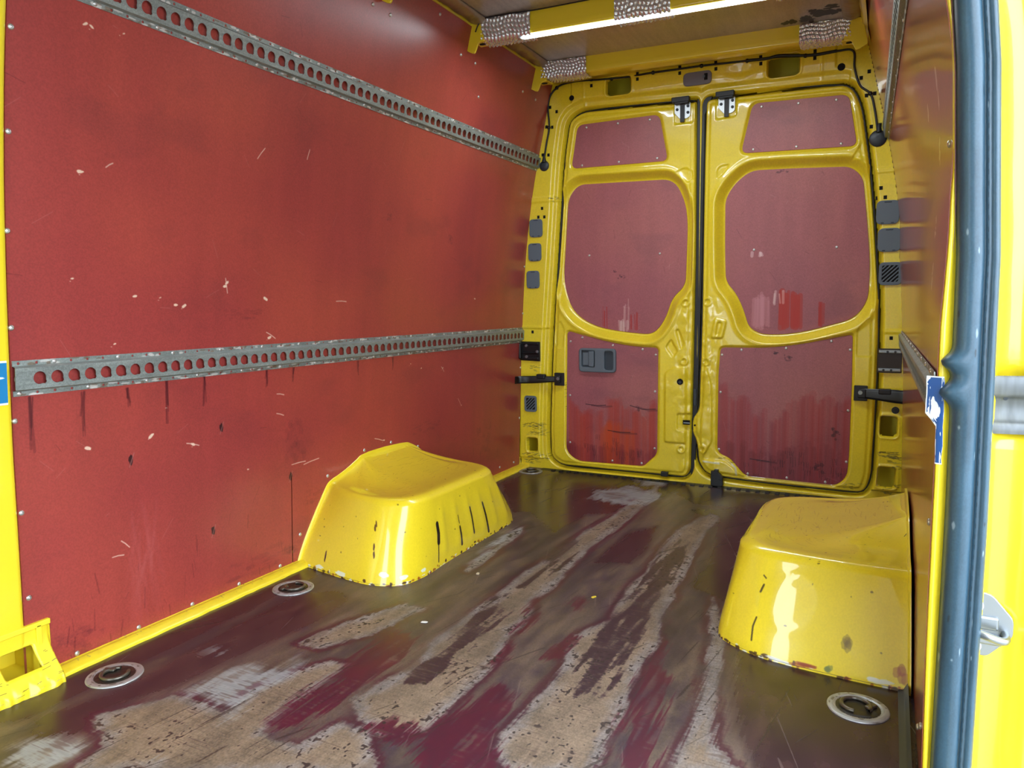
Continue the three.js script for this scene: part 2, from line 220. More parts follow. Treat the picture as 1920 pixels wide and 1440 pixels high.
// ------------------------------------------------------------------ floor
const FX = 1.74, FZ = 2.8, FWn = 1218, FHn = 1960;
const FLOOR = {
  wood: [
    [-0.121, -0.007, -0.142, 0.637, -0.166, 0.91, -0.163, 1.132, -0.183, 1.333, -0.174, 1.539, -0.18, 1.605, -0.185, 1.723, -0.183, 1.876, -0.146, 1.976, -0.174, 2.096, -0.19, 2.164, -0.12, 2.218, -0.04, 2.239, 0.023, 2.189, 0.018, 2.085, 0.019, 1.976, 0.01, 1.872, -0.019, 1.747, -0.026, 1.608, -0.064, 1.528, -0.058, 1.452, -0.067, 1.251, -0.08, 1.032, -0.075, 0.832, -0.067, 0.429],
    [0.182, 0.441, 0.131, 0.697, 0.135, 0.958, 0.152, 1.196, 0.148, 1.361, 0.151, 1.483, 0.167, 1.551, 0.141, 1.635, 0.122, 1.71, 0.137, 1.78, 0.156, 1.842, 0.158, 1.946, 0.159, 2.038, 0.159, 2.122, 0.165, 2.176, 0.215, 2.239, 0.351, 2.172, 0.345, 2.088, 0.337, 1.972, 0.324, 1.864, 0.308, 1.754, 0.318, 1.614, 0.288, 1.492, 0.28, 1.36, 0.263, 1.296, 0.251, 1.071, 0.232, 0.719, 0.243, 0.493],
    [-0.6, 2.433, -0.526, 2.306, -0.386, 2.306, -0.391, 2.215, -0.359, 2.122, -0.328, 2.052, -0.276, 2.04, -0.265, 2.224, -0.252, 2.324, -0.166, 2.33, -0.148, 2.232, -0.078, 2.238, 0.012, 2.339, -0.472, 2.578, -0.488, 2.498],
    [0.371, 1.295, 0.415, 1.393, 0.458, 1.546, 0.486, 1.734, 0.498, 1.871, 0.516, 1.984, 0.582, 2.058, 0.466, 2.115, 0.468, 1.969, 0.455, 1.824, 0.434, 1.649],
    [-0.438, 1.882, -0.37, 1.697, -0.298, 1.702, -0.326, 1.897, -0.395, 2.011, -0.461, 2.011],
    [-0.351, 1.415, -0.388, 1.017, -0.387, 0.91, -0.362, 1.005, -0.33, 1.352, -0.332, 1.415]],
  dark: [
    [-0.143, 0.98, -0.122, 1.082, -0.117, 1.26, -0.123, 1.439, -0.15, 1.461, -0.153, 1.393, -0.156, 1.214, -0.167, 1.055],
    [-0.14, 1.523, -0.102, 1.645, -0.091, 1.765, -0.089, 1.86, -0.11, 1.886, -0.141, 1.823, -0.156, 1.691, -0.156, 1.573],
    [-0.097, 1.895, -0.075, 1.942, -0.084, 2.027, -0.115, 2.042, -0.124, 1.966],
    [0.183, 0.842, 0.217, 1.034, 0.219, 1.259, 0.184, 1.276, 0.169, 1.111, 0.17, 0.941],
    [0.214, 1.307, 0.243, 1.439, 0.239, 1.552, 0.246, 1.681, 0.247, 1.83, 0.222, 1.858, 0.192, 1.768, 0.181, 1.649, 0.186, 1.542, 0.173, 1.392],
    [0.249, 1.837, 0.261, 1.919, 0.231, 1.934, 0.221, 1.877]],
  mag: [
    [-0.272, 2.304, -0.282, 2.174, -0.282, 2.071, -0.305, 1.935, -0.321, 1.86, -0.243, 1.856, -0.224, 1.813, -0.195, 1.881, -0.182, 1.945, -0.181, 2.048, -0.197, 2.156, -0.173, 2.265, -0.175, 2.321, -0.223, 2.326],
    [0.023, 2.189, 0.039, 2.097, 0.036, 2.005, 0.063, 1.947, 0.112, 1.992, 0.129, 2.063, 0.133, 2.115, 0.157, 2.18, 0.227, 2.233, 0.095, 2.298, 0.043, 2.255],
    [-0.089, 2.224, -0.054, 2.186, 0.018, 2.201, 0.015, 2.232, -0.035, 2.246],
    [-0.068, 1.509, -0.022, 1.606, -0.015, 1.711, 0.001, 1.801, 0.022, 1.894, 0.005, 1.888, -0.022, 1.797, -0.048, 1.674, -0.054, 1.583],
    [0.333, 1.623, 0.345, 1.736, 0.394, 1.805, 0.413, 1.956, 0.446, 2.125, 0.368, 2.164, 0.355, 2.025, 0.337, 1.905, 0.317, 1.763],
    [0.122, 1.694, 0.149, 1.803, 0.13, 1.827, 0.098, 1.82, 0.104, 1.751],
    [0.081, 1.457, 0.072, 1.534, 0.042, 1.517, 0.044, 1.463]],
  film: [
    [-0.705, 2.496, -0.657, 2.37, -0.658, 2.241, -0.671, 2.048, -0.687, 1.767, -0.591, 1.698, -0.513, 1.746, -0.498, 1.894, -0.519, 2.04, -0.537, 2.154, -0.545, 2.29, -0.599, 2.411, -0.55, 2.529, -0.604, 2.574],
    [0.098, 0.438, 0.394, 0.254, 0.444, 1.173, 0.492, 1.576, 0.87, 1.61, 0.87, 1.932, 0.606, 2.046, 0.553, 1.947, 0.501, 1.752, 0.473, 1.539, 0.412, 1.317, 0.307, 1.239, 0.289, 0.943, 0.237, 0.61],
    [-0.775, 0.36, -0.761, 0.047, -0.161, -0.108, 0.714, 0.011, 0.405, 0.334, 0.098, 0.35, -0.024, 0.218, -0.098, 0.575, -0.235, 0.681, -0.252, 0.951, -0.455, 0.745, -0.512, 0.772],
    [-0.018, 1.174, -0.014, 0.837, 0.053, 0.698, 0.088, 0.981, 0.08, 1.127],
    [-0.87, -0.1, -0.8, -0.1, -0.74, 1.0, -0.7, 2.5, -0.87, 2.7]],
  pale: [
    [-0.511, 2.298, -0.505, 2.241, -0.511, 2.178, -0.463, 2.146, -0.398, 2.13, -0.394, 2.084, -0.358, 2.148, -0.368, 2.208, -0.353, 2.267, -0.333, 2.327, -0.341, 2.372, -0.361, 2.37, -0.382, 2.309, -0.455, 2.299],
    [-0.634, 2.571, -0.63, 2.54, -0.593, 2.512, -0.54, 2.505, -0.497, 2.525, -0.493, 2.555, -0.529, 2.59, -0.587, 2.593],
    [-0.368, 2.484, -0.353, 2.468, -0.322, 2.487, -0.343, 2.498],
    [-0.328, 0.312, -0.227, 0.178, -0.109, 0.207, -0.021, 0.315, -0.06, 0.453, -0.193, 0.49, -0.301, 0.448],
    [-0.259, -0.001, -0.129, -0.038, -0.077, 0.064, -0.16, 0.158],
    [-0.372, 1.346, -0.408, 1.061, -0.396, 0.936, -0.367, 0.951, -0.364, 1.105, -0.349, 1.318],
    [-0.625, 2.129, -0.61, 2.116, -0.583, 2.135, -0.595, 2.148]],
};
const CW = 218, CH = 350;                                                          // coarse grid of distances, read back bilinearly
function distanceGrid(list) {
  const ps = list.map((a) => { const p = []; for (let i = 0; i < a.length; i += 2) p.push([a[i], a[i + 1]]); return poly(p); }), g = new Float32Array((CW + 1) * (CH + 1));
  for (let j = 0; j <= CH; j++) for (let i = 0; i <= CW; i++) { let d = -0.2; for (const p of ps) d = Math.max(d, p((i / CW - 0.5) * FX, j / CH * FZ - 0.1, 0.2)); g[j * (CW + 1) + i] = d; }
  return (x, z) => {
    const u = Math.min(CW - 0.001, Math.max(0, (x / FX + 0.5) * CW)), v = Math.min(CH - 0.001, Math.max(0, (z + 0.1) / FZ * CH)), i = u | 0, j = v | 0, a = j * (CW + 1) + i;
    return lerp(lerp(g[a], g[a + 1], u - i), lerp(g[a + CW + 1], g[a + CW + 2], u - i), v - j);
  };
}
const FD = Object.fromEntries(Object.entries(FLOOR).map(([k, v]) => [k, distanceGrid(v)]));
const floorRough = new Uint8Array(FWn * FHn * 4);
const floorTex = dataTexture(FWn, FHn, (i, j) => {
  const x = (i / FWn - 0.5) * FX, z = j / FHn * FZ - 0.1;
  const big = fbm(x * 7, z * 3.5, 101, 3) - 0.5, mid = fbm(x * 34, z * 18, 102, 3) - 0.5, fine = noise(x * 520, z * 330, 103) - 0.5;
  const cross = fbm(x * 9, z * 260, 104, 3) - 0.5, along = fbm(x * 300, z * 14, 105, 2) - 0.5;              // grain across, scratches along
  const wob = 0.016 * big + 0.014 * mid + 0.004 * cross + 0.010 * along;
  const edge = (d, w, k = 1) => sm(-w, w, d + wob * k);
  const slow = fbm(x * 11 + 3, z * 2.2, 131, 3) - 0.5, dash = fbm(x * 60, z * 7, 132, 3) - 0.5, spk = fbm(x * 120, z * 100, 133, 2) - 0.5;
  let c = [lerp(72, 110, sm(-0.3, 0.3, slow + 0.5 * mid)), lerp(58, 92, sm(-0.3, 0.3, slow + 0.5 * mid)), lerp(60, 82, sm(-0.3, 0.3, slow))].map((q) => q * (1 + 0.2 * mid + 0.3 * dash + 0.16 * fine)), rough = 0.4 + 0.2 * (big + mid);
  const mix = (t, col, r) => { t = Math.min(1, Math.max(0, t)); c = c.map((q, n) => lerp(q, col[n], t)); rough = lerp(rough, r, t); };
  const film = edge(FD.film(x, z), 0.022, 1.8);
  mix(0.92 * film * (0.85 + 0.5 * big), [58 + 34 * mid, 38 + 20 * mid, 44 + 20 * mid], 0.19);
  const dm = FD.mag(x, z), mag = sm(-0.012, 0.012, dm - 0.005 + 2.4 * wob + 0.09 * dash * sm(-0.05, 0.0, dm) + 0.03 * along);
  const dw = FD.wood(x, z) + 1.5 * wob + 0.006 * cross, wood = sm(-0.007, 0.009, dw);
  mix(0.8 * sm(-0.026, -0.006, dw) * (1 - wood) * sm(0.2, 0.5, 0.5 + big + 0.6 * mid), [74, 32, 48], 0.3);          // the film's torn burgundy rim
  const tone = 0.5 + big * 0.9 + 0.6 * dash, grey = sm(-0.01, 0.03, 0.03 - dw + 0.06 * mid) * 0.9, worn = sm(0.1, 0.42, dash + 0.8 * mid + 0.3 * big);
  const wd = [lerp(163, 160, grey), lerp(140, 151, grey), lerp(116, 147, grey)].map((q) => q * (0.76 + 0.3 * tone + 0.16 * cross + 0.2 * fine + 0.35 * mid));
  mix(wood, wd, 0.55);
  mix(wood * worn * 0.7, [112, 94, 80].map((q) => q * (1 + 0.3 * cross)), 0.45);
  const dk = sm(-0.012, 0.014, FD.dark(x, z) + 0.007 + 1.9 * wob + 0.10 * dash + 0.03 * cross + 0.02 * spk); mix(dk * (0.96 - 0.45 * sm(0.1, 0.3, cross + 0.5 * spk)), [62, 42, 52], 0.36);
  mix(mag * (0.96 - 0.6 * sm(0.12, 0.34, dash + 0.4 * cross)), [86 + 24 * mid, 30, 50], 0.32);
  const pl = sm(-0.02, 0.02, FD.pale(x, z) + 2.4 * wob + 0.02 * cross + 0.06 * dash); mix(pl * (0.9 - 0.5 * sm(0.0, 0.3, cross + mid)), [172, 174, 174].map((q) => q * (1 + 0.25 * cross)), 0.6);
  const dots = sm(0.26, 0.33, spk + 0.5 * mid + 0.25 * big) * wood * 0.85; mix(dots, [52, 42, 40], 0.45);
  mix(wood * 0.5 * sm(0.16, 0.3, cross + 0.3 * mid), [92, 74, 66], 0.5);
  const scr = sm(0.84, 0.88, fbm((x + 0.12 * z) * 190, (z - 0.1 * x) * 5, 107, 2)); mix(scr * 0.6, [48, 36, 34], 0.45);
  const sc3 = sm(0.84, 0.88, fbm((x + 0.5 * z) * 130, (z - 0.5 * x) * 4.5, 109, 2)); mix(sc3 * 0.5, [50, 40, 36], 0.45);
  const sc2 = sm(0.87, 0.9, fbm((x - 0.35 * z) * 150, (z + 0.35 * x) * 4, 108, 2)); mix(sc2 * 0.3, [180, 160, 142], 0.55);
  const o = (j * FWn + i) * 4; floorRough[o] = floorRough[o + 2] = floorRough[o + 3] = 255; floorRough[o + 1] = Math.min(255, Math.max(20, rough * 255));
  return c.map((q) => Math.min(255, Math.max(0, q * 0.88)));
});
const floorRoughTex = new THREE.DataTexture(floorRough, FWn, FHn); floorRoughTex.magFilter = THREE.LinearFilter; floorRoughTex.needsUpdate = true;
for (const t of [floorTex, floorRoughTex]) t.wrapS = t.wrapT = THREE.MirroredRepeatWrapping;
M.floor = std(0xffffff, 1, 0, { map: floorTex, roughnessMap: floorRoughTex });
const floorG = box(FX, 0.03, 3.56, 0, -0.015, 1.68, 0.001);
{ const p = floorG.attributes.position, u = floorG.attributes.uv; for (let i = 0; i < p.count; i++) u.setXY(i, p.getX(i) / FX + 0.5, (p.getZ(i) + 0.1) / FZ); }
struct(mesh('floor', floorG, M.floor), 'worn plywood load floor with streaks of bare wood');

// ------------------------------------------------------------------ side walls
const screwG = mergeGeometries([new THREE.LatheGeometry([[0, 0.0032], [0.0016, 0.0032], [0.0018, 0.0022], [0.0022, 0.0032], [0.0042, 0.0026], [0.0056, 0.0012], [0.006, 0]].map((p) => new THREE.Vector2(...p)), 12).rotateX(Math.PI / 2)]);
function screwAt(parent, x, y, z, nx, ny, nz, k = 1) { const s = mesh('screw', screwG, M.screw, parent); s.position.set(x, y, z); s.quaternion.setFromUnitVectors(new THREE.Vector3(0, 0, 1), new THREE.Vector3(nx, ny, nz).normalize()); s.scale.setScalar(k); return s; }
const slope = (y) => (prof(y + 0.01) - prof(y - 0.01)) / 0.02;
function curvedSheet(side, zs, ys, keep, t, U, V, wall = (y) => prof(y)) {             // a lining sheet bent to the wall, with thickness
  const G = [];
  for (const off of [0, t]) {
    const pos = [], uv = [], index = [];
    ys.forEach((y) => zs.forEach((z) => { pos.push(side * (wall(y, z) + off), y, z); uv.push(z / U, y / V); }));
    for (let j = 0; j < ys.length - 1; j++) for (let i = 0; i < zs.length - 1; i++) {
      if (!keep((zs[i] + zs[i + 1]) / 2, (ys[j] + ys[j + 1]) / 2)) continue;
      const a = j * zs.length + i, b = a + 1, d = a + zs.length, c = d + 1; index.push(a, b, c, a, c, d);
    }
    const g = new THREE.BufferGeometry(); g.setAttribute('position', new THREE.Float32BufferAttribute(pos, 3)); g.setAttribute('uv', new THREE.Float32BufferAttribute(uv, 2)); g.setIndex(index); g.computeVertexNormals(); G.push(g);
  }
  const rim = [];
  const edgeStrip = (pts) => rim.push(loft([pts.map(([z, y]) => [side * wall(y, z), y, z]), pts.map(([z, y]) => [side * (wall(y, z) + t), y, z])], false, (i) => [pts[i][0] / U, pts[i][1] / V]));
  edgeStrip(ys.map((y) => [zs[zs.length - 1], y])); edgeStrip(ys.map((y) => [zs[0], y]));
  return merge([...G, ...rim]);
}
const range = (a, b, n) => Array.from({ length: n + 1 }, (_, i) => lerp(a, b, i / n));
const ysL = [...range(0.012, 0.115, 6), ...range(0.125, 0.29, 8), ...range(0.30, 1.825, 72)], zsL = [...range(0.03, 1.6175, 24), 1.6205, ...range(1.65, 2.367, 12), 2.42];
const wallLeft = struct(group('wall_left'), 'red lined side wall facing the open door');
mesh('lining_panel', curvedSheet(-1, zsL, ysL, (z, y) => !(z > 2.367 && y < 0.12) && !(Math.abs(z - 1.619) < 0.0014 && y < 0.29), 0.009, PW, PH), M.wallL, wallLeft);
mesh('outer_skin', [box(0.02, 2.15, 3.75, -0.95, 0.95, 1.66), box(0.12, 0.02, 3.6, -0.89, -0.005, 1.66)], M.shell, wallLeft);
for (const [z, y] of [[2.412, 1.342], [2.414, 1.15], [2.418, 0.959], [2.416, 0.766], [2.416, 0.573], [2.413, 0.377], [2.408, 0.189], [2.31, 0.021], [2.153, 0.02], [1.994, 0.02], [1.834, 0.02], [1.673, 0.021], [1.585, 0.095], [1.455, 0.255], [1.264, 0.306], [1.108, 0.308], [0.932, 0.262], [0.239, 0.041], [0.092, 0.036], [0.06, 0.989], [0.044, 0.765], [1.293, 1.716], [1.383, 1.717], [0.861, 1.718], [0.755, 1.717], [0.689, 1.613], [0.343, 1.714], [0.213, 1.711], [1.033, 1.8], [1.83, 1.717], [1.92, 1.717], [0.04, 0.25], [0.04, 0.5]]) screwAt(wallLeft, -prof(y) + 0.0005, y, z, 1, slope(y), 0);

const ysR = range(0.002, 1.825, 80), zsR = range(0.03, 1.99, 30);
const wallRight = struct(group('wall_right'), 'glossy red lined side wall beside the sliding door opening');
mesh('lining_panel', curvedSheet(1, zsR, ysR, () => true, 0.009, 2.05, 2.05, wallR), M.wallR, wallRight);
mesh('outer_skin', [box(0.02, 2.15, 2.08, 1.06, 0.95, 0.9), box(0.03, 0.42, 1.6, 0.86, 1.83, 2.72), box(0.03, 0.66, 1.6, 0.9, -0.36, 2.72), box(0.3, 0.02, 2.08, 0.96, -0.02, 0.9)], M.shell, wallRight);
for (const [z, y] of [[1.94, 1.3], [1.94, 1.05], [1.95, 0.45], [1.95, 0.1], [1.86, 0.05]]) screwAt(wallRight, wallR(y, z) - 0.0005, y, z, -1, slope(y), 0);
struct(mesh('wall_front', [box(0.5, 2.1, 0.03, -0.80, 0.95, 3.5), box(1.21, 2.1, 0.03, 0.445, 0.95, 3.5), box(0.5, 0.35, 0.03, -0.35, 1.83, 3.5)], std(0x9a9a96, 0.6)), 'unseen bulkhead behind the camera with a doorway added to let in daylight');  // doorway gap added for frontal sky light, narrowed to shape arch reflections

// yellow sills where the linings meet the floor
const sillL = [[-0.852, 0.05], [-0.8515, 0.016], [-0.845, 0.013], [-0.838, 0.0135], [-0.83, 0.0155], [-0.822, 0.0115], [-0.81, 0.0095], [-0.805, 0.004], [-0.803, -0.002]];
const sillTex = canvasTexture(1024, 64, (i, j) => { const k = 1 + 0.06 * (noise(i * 0.05, j * 0.2, 77) - 0.5); return YEL.map((c) => c * k); }, (x) => {
  for (let k = 0; k < 150; k++) blob(x, rnd() * 1024, 3 + 9 * rnd() * rnd(), 2 + 7 * rnd(), 1 + 5 * rnd(), rnd() > 0.3 ? 'rgba(60,48,26,.8)' : 'rgba(170,168,150,.8)');
  for (let k = 0; k < 60; k++) blob(x, rnd() * 1024, 10 + 30 * rnd(), 1 + 3 * rnd(), 1 + 2 * rnd(), 'rgba(150,140,110,.6)');
});
M.sill = std(0xffffff, 0.35, 0, { map: sillTex, clearcoat: 0.3, clearcoatRoughness: 0.2 });
const sill = (side, z0, z1, n, dx = 0) => loft(range(z0, z1, n).map((z) => sillL.map(([x, y], i) => [-side * (x + dx) * 1 + (i > 6 ? side * 0.003 * (noise(z * 40, 3, 9) - 0.5) : 0), y, z])), false, (i, j) => [j / n, 1 - i / (sillL.length - 1)]);
struct(mesh('trim_1', [sill(-1, 1.56, 2.39, 60), sill(-1, 0.0, 0.92, 60)], M.sill), 'chipped yellow sill strip along the left wall');
struct(mesh('trim_2', [loft(range(1.6, 2.0, 12).map((z) => [[0.843, 0.02, z], [0.838, 0.012, z], [0.834, 0.004, z], [0.826, 0.003, z], [0.824, -0.002, z]]))], M.rubber), 'dark strip along the right floor edge');  // dark strip laid along the floor edge gap

// front pillar on the left, with its foot
const pillarG = loft([0, 0.004, 0.012, 0.06, 0.16, 0.17, 0.3].map((d, k) => range(0.088, 1.9, 40).map((y) => [-(prof(y) - [-0.004, 0.004, 0.007, 0.007, 0.007, 0.02, 0.02][k]), y, 2.4205 + d])));
const pillar = struct(group('trim'), 'yellow pillar at the front end of the left wall'); pillar.name = 'trim_3';
mesh('pillar_sheet', pillarG, M.paint, pillar);
const footPocket = poly(rect(2.446, 0.064, 0.078, 0.048, 0.006)), footOut = poly([[2.369, -0.02], [2.369, 0.128], [2.72, 0.128], [2.72, -0.02]]);
mesh('foot', heightfield(2.36, 2.72, 0, 0.13, 0.0025, (z, y) => {
  const d = footOut(z, y), e = sm(0, 0.008, d); if (d < -0.004 || footPocket(z, y) > 0.0035) return null;
  const crinkle = 0.010 * sm(0.03, 0.0, y) * (noise(z * 55, y * 30, 12) - 0.4) + 0.004 * sm(0.05, 0.0, y) * noise(z * 120, y * 90, 14);
  return 0.845 - 0.004 * e - 0.058 * sm(0.10, 0.0, y) * e - crinkle * e + 0.006 * sm(0, 0.004, footPocket(z, y));
}, (z, y) => [z, y], (z, y, h) => [-h, y, z]), std(0xffffff, 0.35, 0, { map: canvasTexture(512, 256, (i, j) => YEL.map((c) => c * (1 + 0.06 * (noise(i * 0.05, j * 0.05, 78) - 0.5))), (x) => { for (let k = 0; k < 120; k++) { const a = rnd() * 512, b = 120 + 136 * rnd(); stroke(x, [[a, b], [a + 4 + 22 * rnd(), b + (rnd() - 0.5) * 7]], 1.8, rnd() > 0.4 ? 'rgba(60,52,30,.7)' : 'rgba(150,150,130,.6)'); } }), clearcoat: 0.3 }), pillar);
{ const g = pillar.children[1].geometry, p = g.attributes.position, u = g.attributes.uv; for (let i = 0; i < p.count; i++) u.setXY(i, (p.getZ(i) - 2.36) / 0.36, p.getY(i) / 0.13); }
mesh('foot_cavity', [box(0.012, 0.16, 0.30, -0.93, 0.06, 2.52), box(0.1, 0.012, 0.30, -0.885, 0.015, 2.52), box(0.1, 0.012, 0.30, -0.885, 0.125, 2.52), box(0.1, 0.12, 0.012, -0.885, 0.065, 2.395), box(0.1, 0.12, 0.012, -0.885, 0.065, 2.60)], M.shell, pillar);

// ------------------------------------------------------------------ lashing rails
function hole(r, cx) { const p = []; for (let k = 0; k < 22; k++) { const t = -k / 22 * 6.2832; let q = r; const dd = Math.abs(((t + 6.2832 - 5.45 + 9.4248) % 6.2832) - 3.1416); if (dd < 0.3) q = r * 1.28; p.push([cx + q * Math.cos(t), q * Math.sin(t)]); } return p; }
function railParts(L, first, pitch, t) {
  const n = Math.floor((L - first - 0.012) / pitch) + 1, H = 0.037, web = 0.0225, holes = [], up = [], down = [];
  for (let k = 0; k < n; k++) { holes.push(hole(0.0135, first + k * pitch)); if ((k + 2) % 4) up.push(k); if (k % 4) down.push(k); }
  const six = (cx, cy) => { const p = []; for (let k = 0; k < 7; k++) p.push([cx + 0.0032 * Math.cos(-k / 7 * 6.283), cy + 0.0032 * Math.sin(-k / 7 * 6.283)]); return p; };
  const strip = (y0, y1, hs, d) => plate([[0, y0], [L, y0], [L, y1], [0, y1]], d, 0, hs);
  const g = [strip(-web, web, holes, 0.002).translate(0, 0, 0.010), strip(web + 0.003, H, up.map((k) => six(first + k * pitch, 0.0313)), 0.002), strip(-H, -web - 0.003, down.map((k) => six(first + k * pitch, -0.0313)), 0.002)];
  for (const s of [1, -1]) g.push(loft([[[0, s * (web - 0.0005), 0.012], [0, s * (web + 0.0015), 0.0105], [0, s * (web + 0.003), 0.004], [0, s * (web + 0.004), 0.002]], [[L, s * (web - 0.0005), 0.012], [L, s * (web + 0.0015), 0.0105], [L, s * (web + 0.003), 0.004], [L, s * (web + 0.004), 0.002]]]));
  const body = mesh('rail_profile', g, t === 1 ? M.railWorn : M.railWorn, railRoot);
  for (let k = 0; k < n; k++) { if (!((k + 2) % 4)) screwAt(railRoot, first + k * pitch, 0.0313, 0.002, 0, 0, 1, 0.8); if (!(k % 4)) screwAt(railRoot, first + k * pitch, -0.0313, 0.002, 0, 0, 1, 0.8); }
  return body;
}
const railTex = canvasTexture(1024, 64, (i, j) => { const k = 0.9 + 0.25 * (fbm(i * 0.02, j * 0.15, 81, 3) - 0.5) + 0.2 * (noise(i * 0.7, j * 0.7, 82) - 0.5); return [150 * k, 160 * k, 154 * k]; }, (x) => { for (let k = 0; k < 130; k++) { const e = rnd() > 0.5 ? 8 * rnd() : 56 + 8 * rnd(); blob(x, rnd() * 1024, e, 4 + 10 * rnd(), 1 + 3 * rnd(), rnd() > 0.45 ? 'rgba(226,224,216,.7)' : 'rgba(110,88,66,.6)'); } });
railTex.wrapS = railTex.wrapT = THREE.RepeatWrapping; railTex.repeat.set(0.8, 1 / 0.074); railTex.offset.set(0, 0.5);
M.railWorn = std(0xffffff, 0.42, 0.35, { map: railTex });
let railRoot;
function lashingRail(side, y, z0, z1, first, label, yaw = 0) {
  railRoot = group('lashing_rail'); tag(railRoot, label, 'rail', 'lashing rails on the side walls'); delete railRoot.userData.group;
  railParts(z1 - z0, first, 0.0372, 1);
  const wall = side < 0 ? (z) => prof(y) : (z) => wallR(y, z), up = new THREE.Vector3(side * slope(y), 1, 0).normalize(), zS = side < 0 ? z1 : z0, zE = side < 0 ? z0 : z1;
  const u = new THREE.Vector3(side * (wall(zE) - wall(zS)), 0, zE - zS).normalize(), out = new THREE.Vector3().crossVectors(u, up).normalize(), v = new THREE.Vector3().crossVectors(out, u);
  railRoot.matrixAutoUpdate = true; railRoot.quaternion.setFromRotationMatrix(new THREE.Matrix4().makeBasis(u, v, out)); railRoot.position.set(side * wall(zS), y, zS).addScaledVector(out, 0.0004);
}
lashingRail(-1, 0.661, 0.04, 2.418, 0.004 + 0.008, 'long perforated steel lashing rail along the middle of the left red wall');
lashingRail(-1, 1.466, 0.05, 2.418, 0.02, 'long perforated steel lashing rail high on the left red wall');
lashingRail(1, 0.661, 0.025, 1.985, 0.02, 'steel lashing rail ending at the blue sticker low on the right wall');
lashingRail(1, 1.455, 0.03, 1.985, 0.02, 'steel lashing rail seen edge-on high on the right wall');

// ------------------------------------------------------------------ rear end: portal and doors, in a plane that leans in
const rear = (o, x, y, h = 0) => { o.rotation.x = TH; o.position.set(x, y * Math.cos(TH) - h * Math.sin(TH), y * Math.sin(TH) + h * Math.cos(TH)); return o; };
const D1 = rounded([[0.011, 1.662, 0.012], [-0.504, 1.68, 0.08], [-0.57, 1.648, 0.08], [-0.601, 1.471, 0.2], [-0.637, 1.035, 0.2], [-0.671, 0.631, 0.2], [-0.692, 0.212, 0.1], [-0.69, 0.06, 0.09], [-0.635, 0.021, 0.06], [-0.233, 0.021, 0.1], [-0.02, 0.021, 0.05], [0.004, 0.06, 0.05], [0.01, 0.5], [0.014, 1.013], [0.014, 1.416]], 0.05);
const D2 = rounded([[0.047, 1.664, 0.03], [0.605, 1.653, 0.05], [0.646, 1.568, 0.08], [0.685, 1.335, 0.2], [0.711, 1.111, 0.2], [0.736, 0.822, 0.2], [0.742, 0.569, 0.2], [0.739, 0.266], [0.736, 0.1, 0.08], [0.715, 0.03, 0.06], [0.653, 0.026], [0.242, 0.031, 0.1], [0.075, 0.044, 0.05], [0.034, 0.091, 0.05], [0.024, 0.188, 0.03], [0.004, 0.23, 0.03], [-0.001, 0.268, 0.02], [0.005, 0.306, 0.03], [0.031, 0.336, 0.03], [0.034, 0.454], [0.04, 0.736], [0.041, 1.012], [0.043, 1.413]], 0.05);
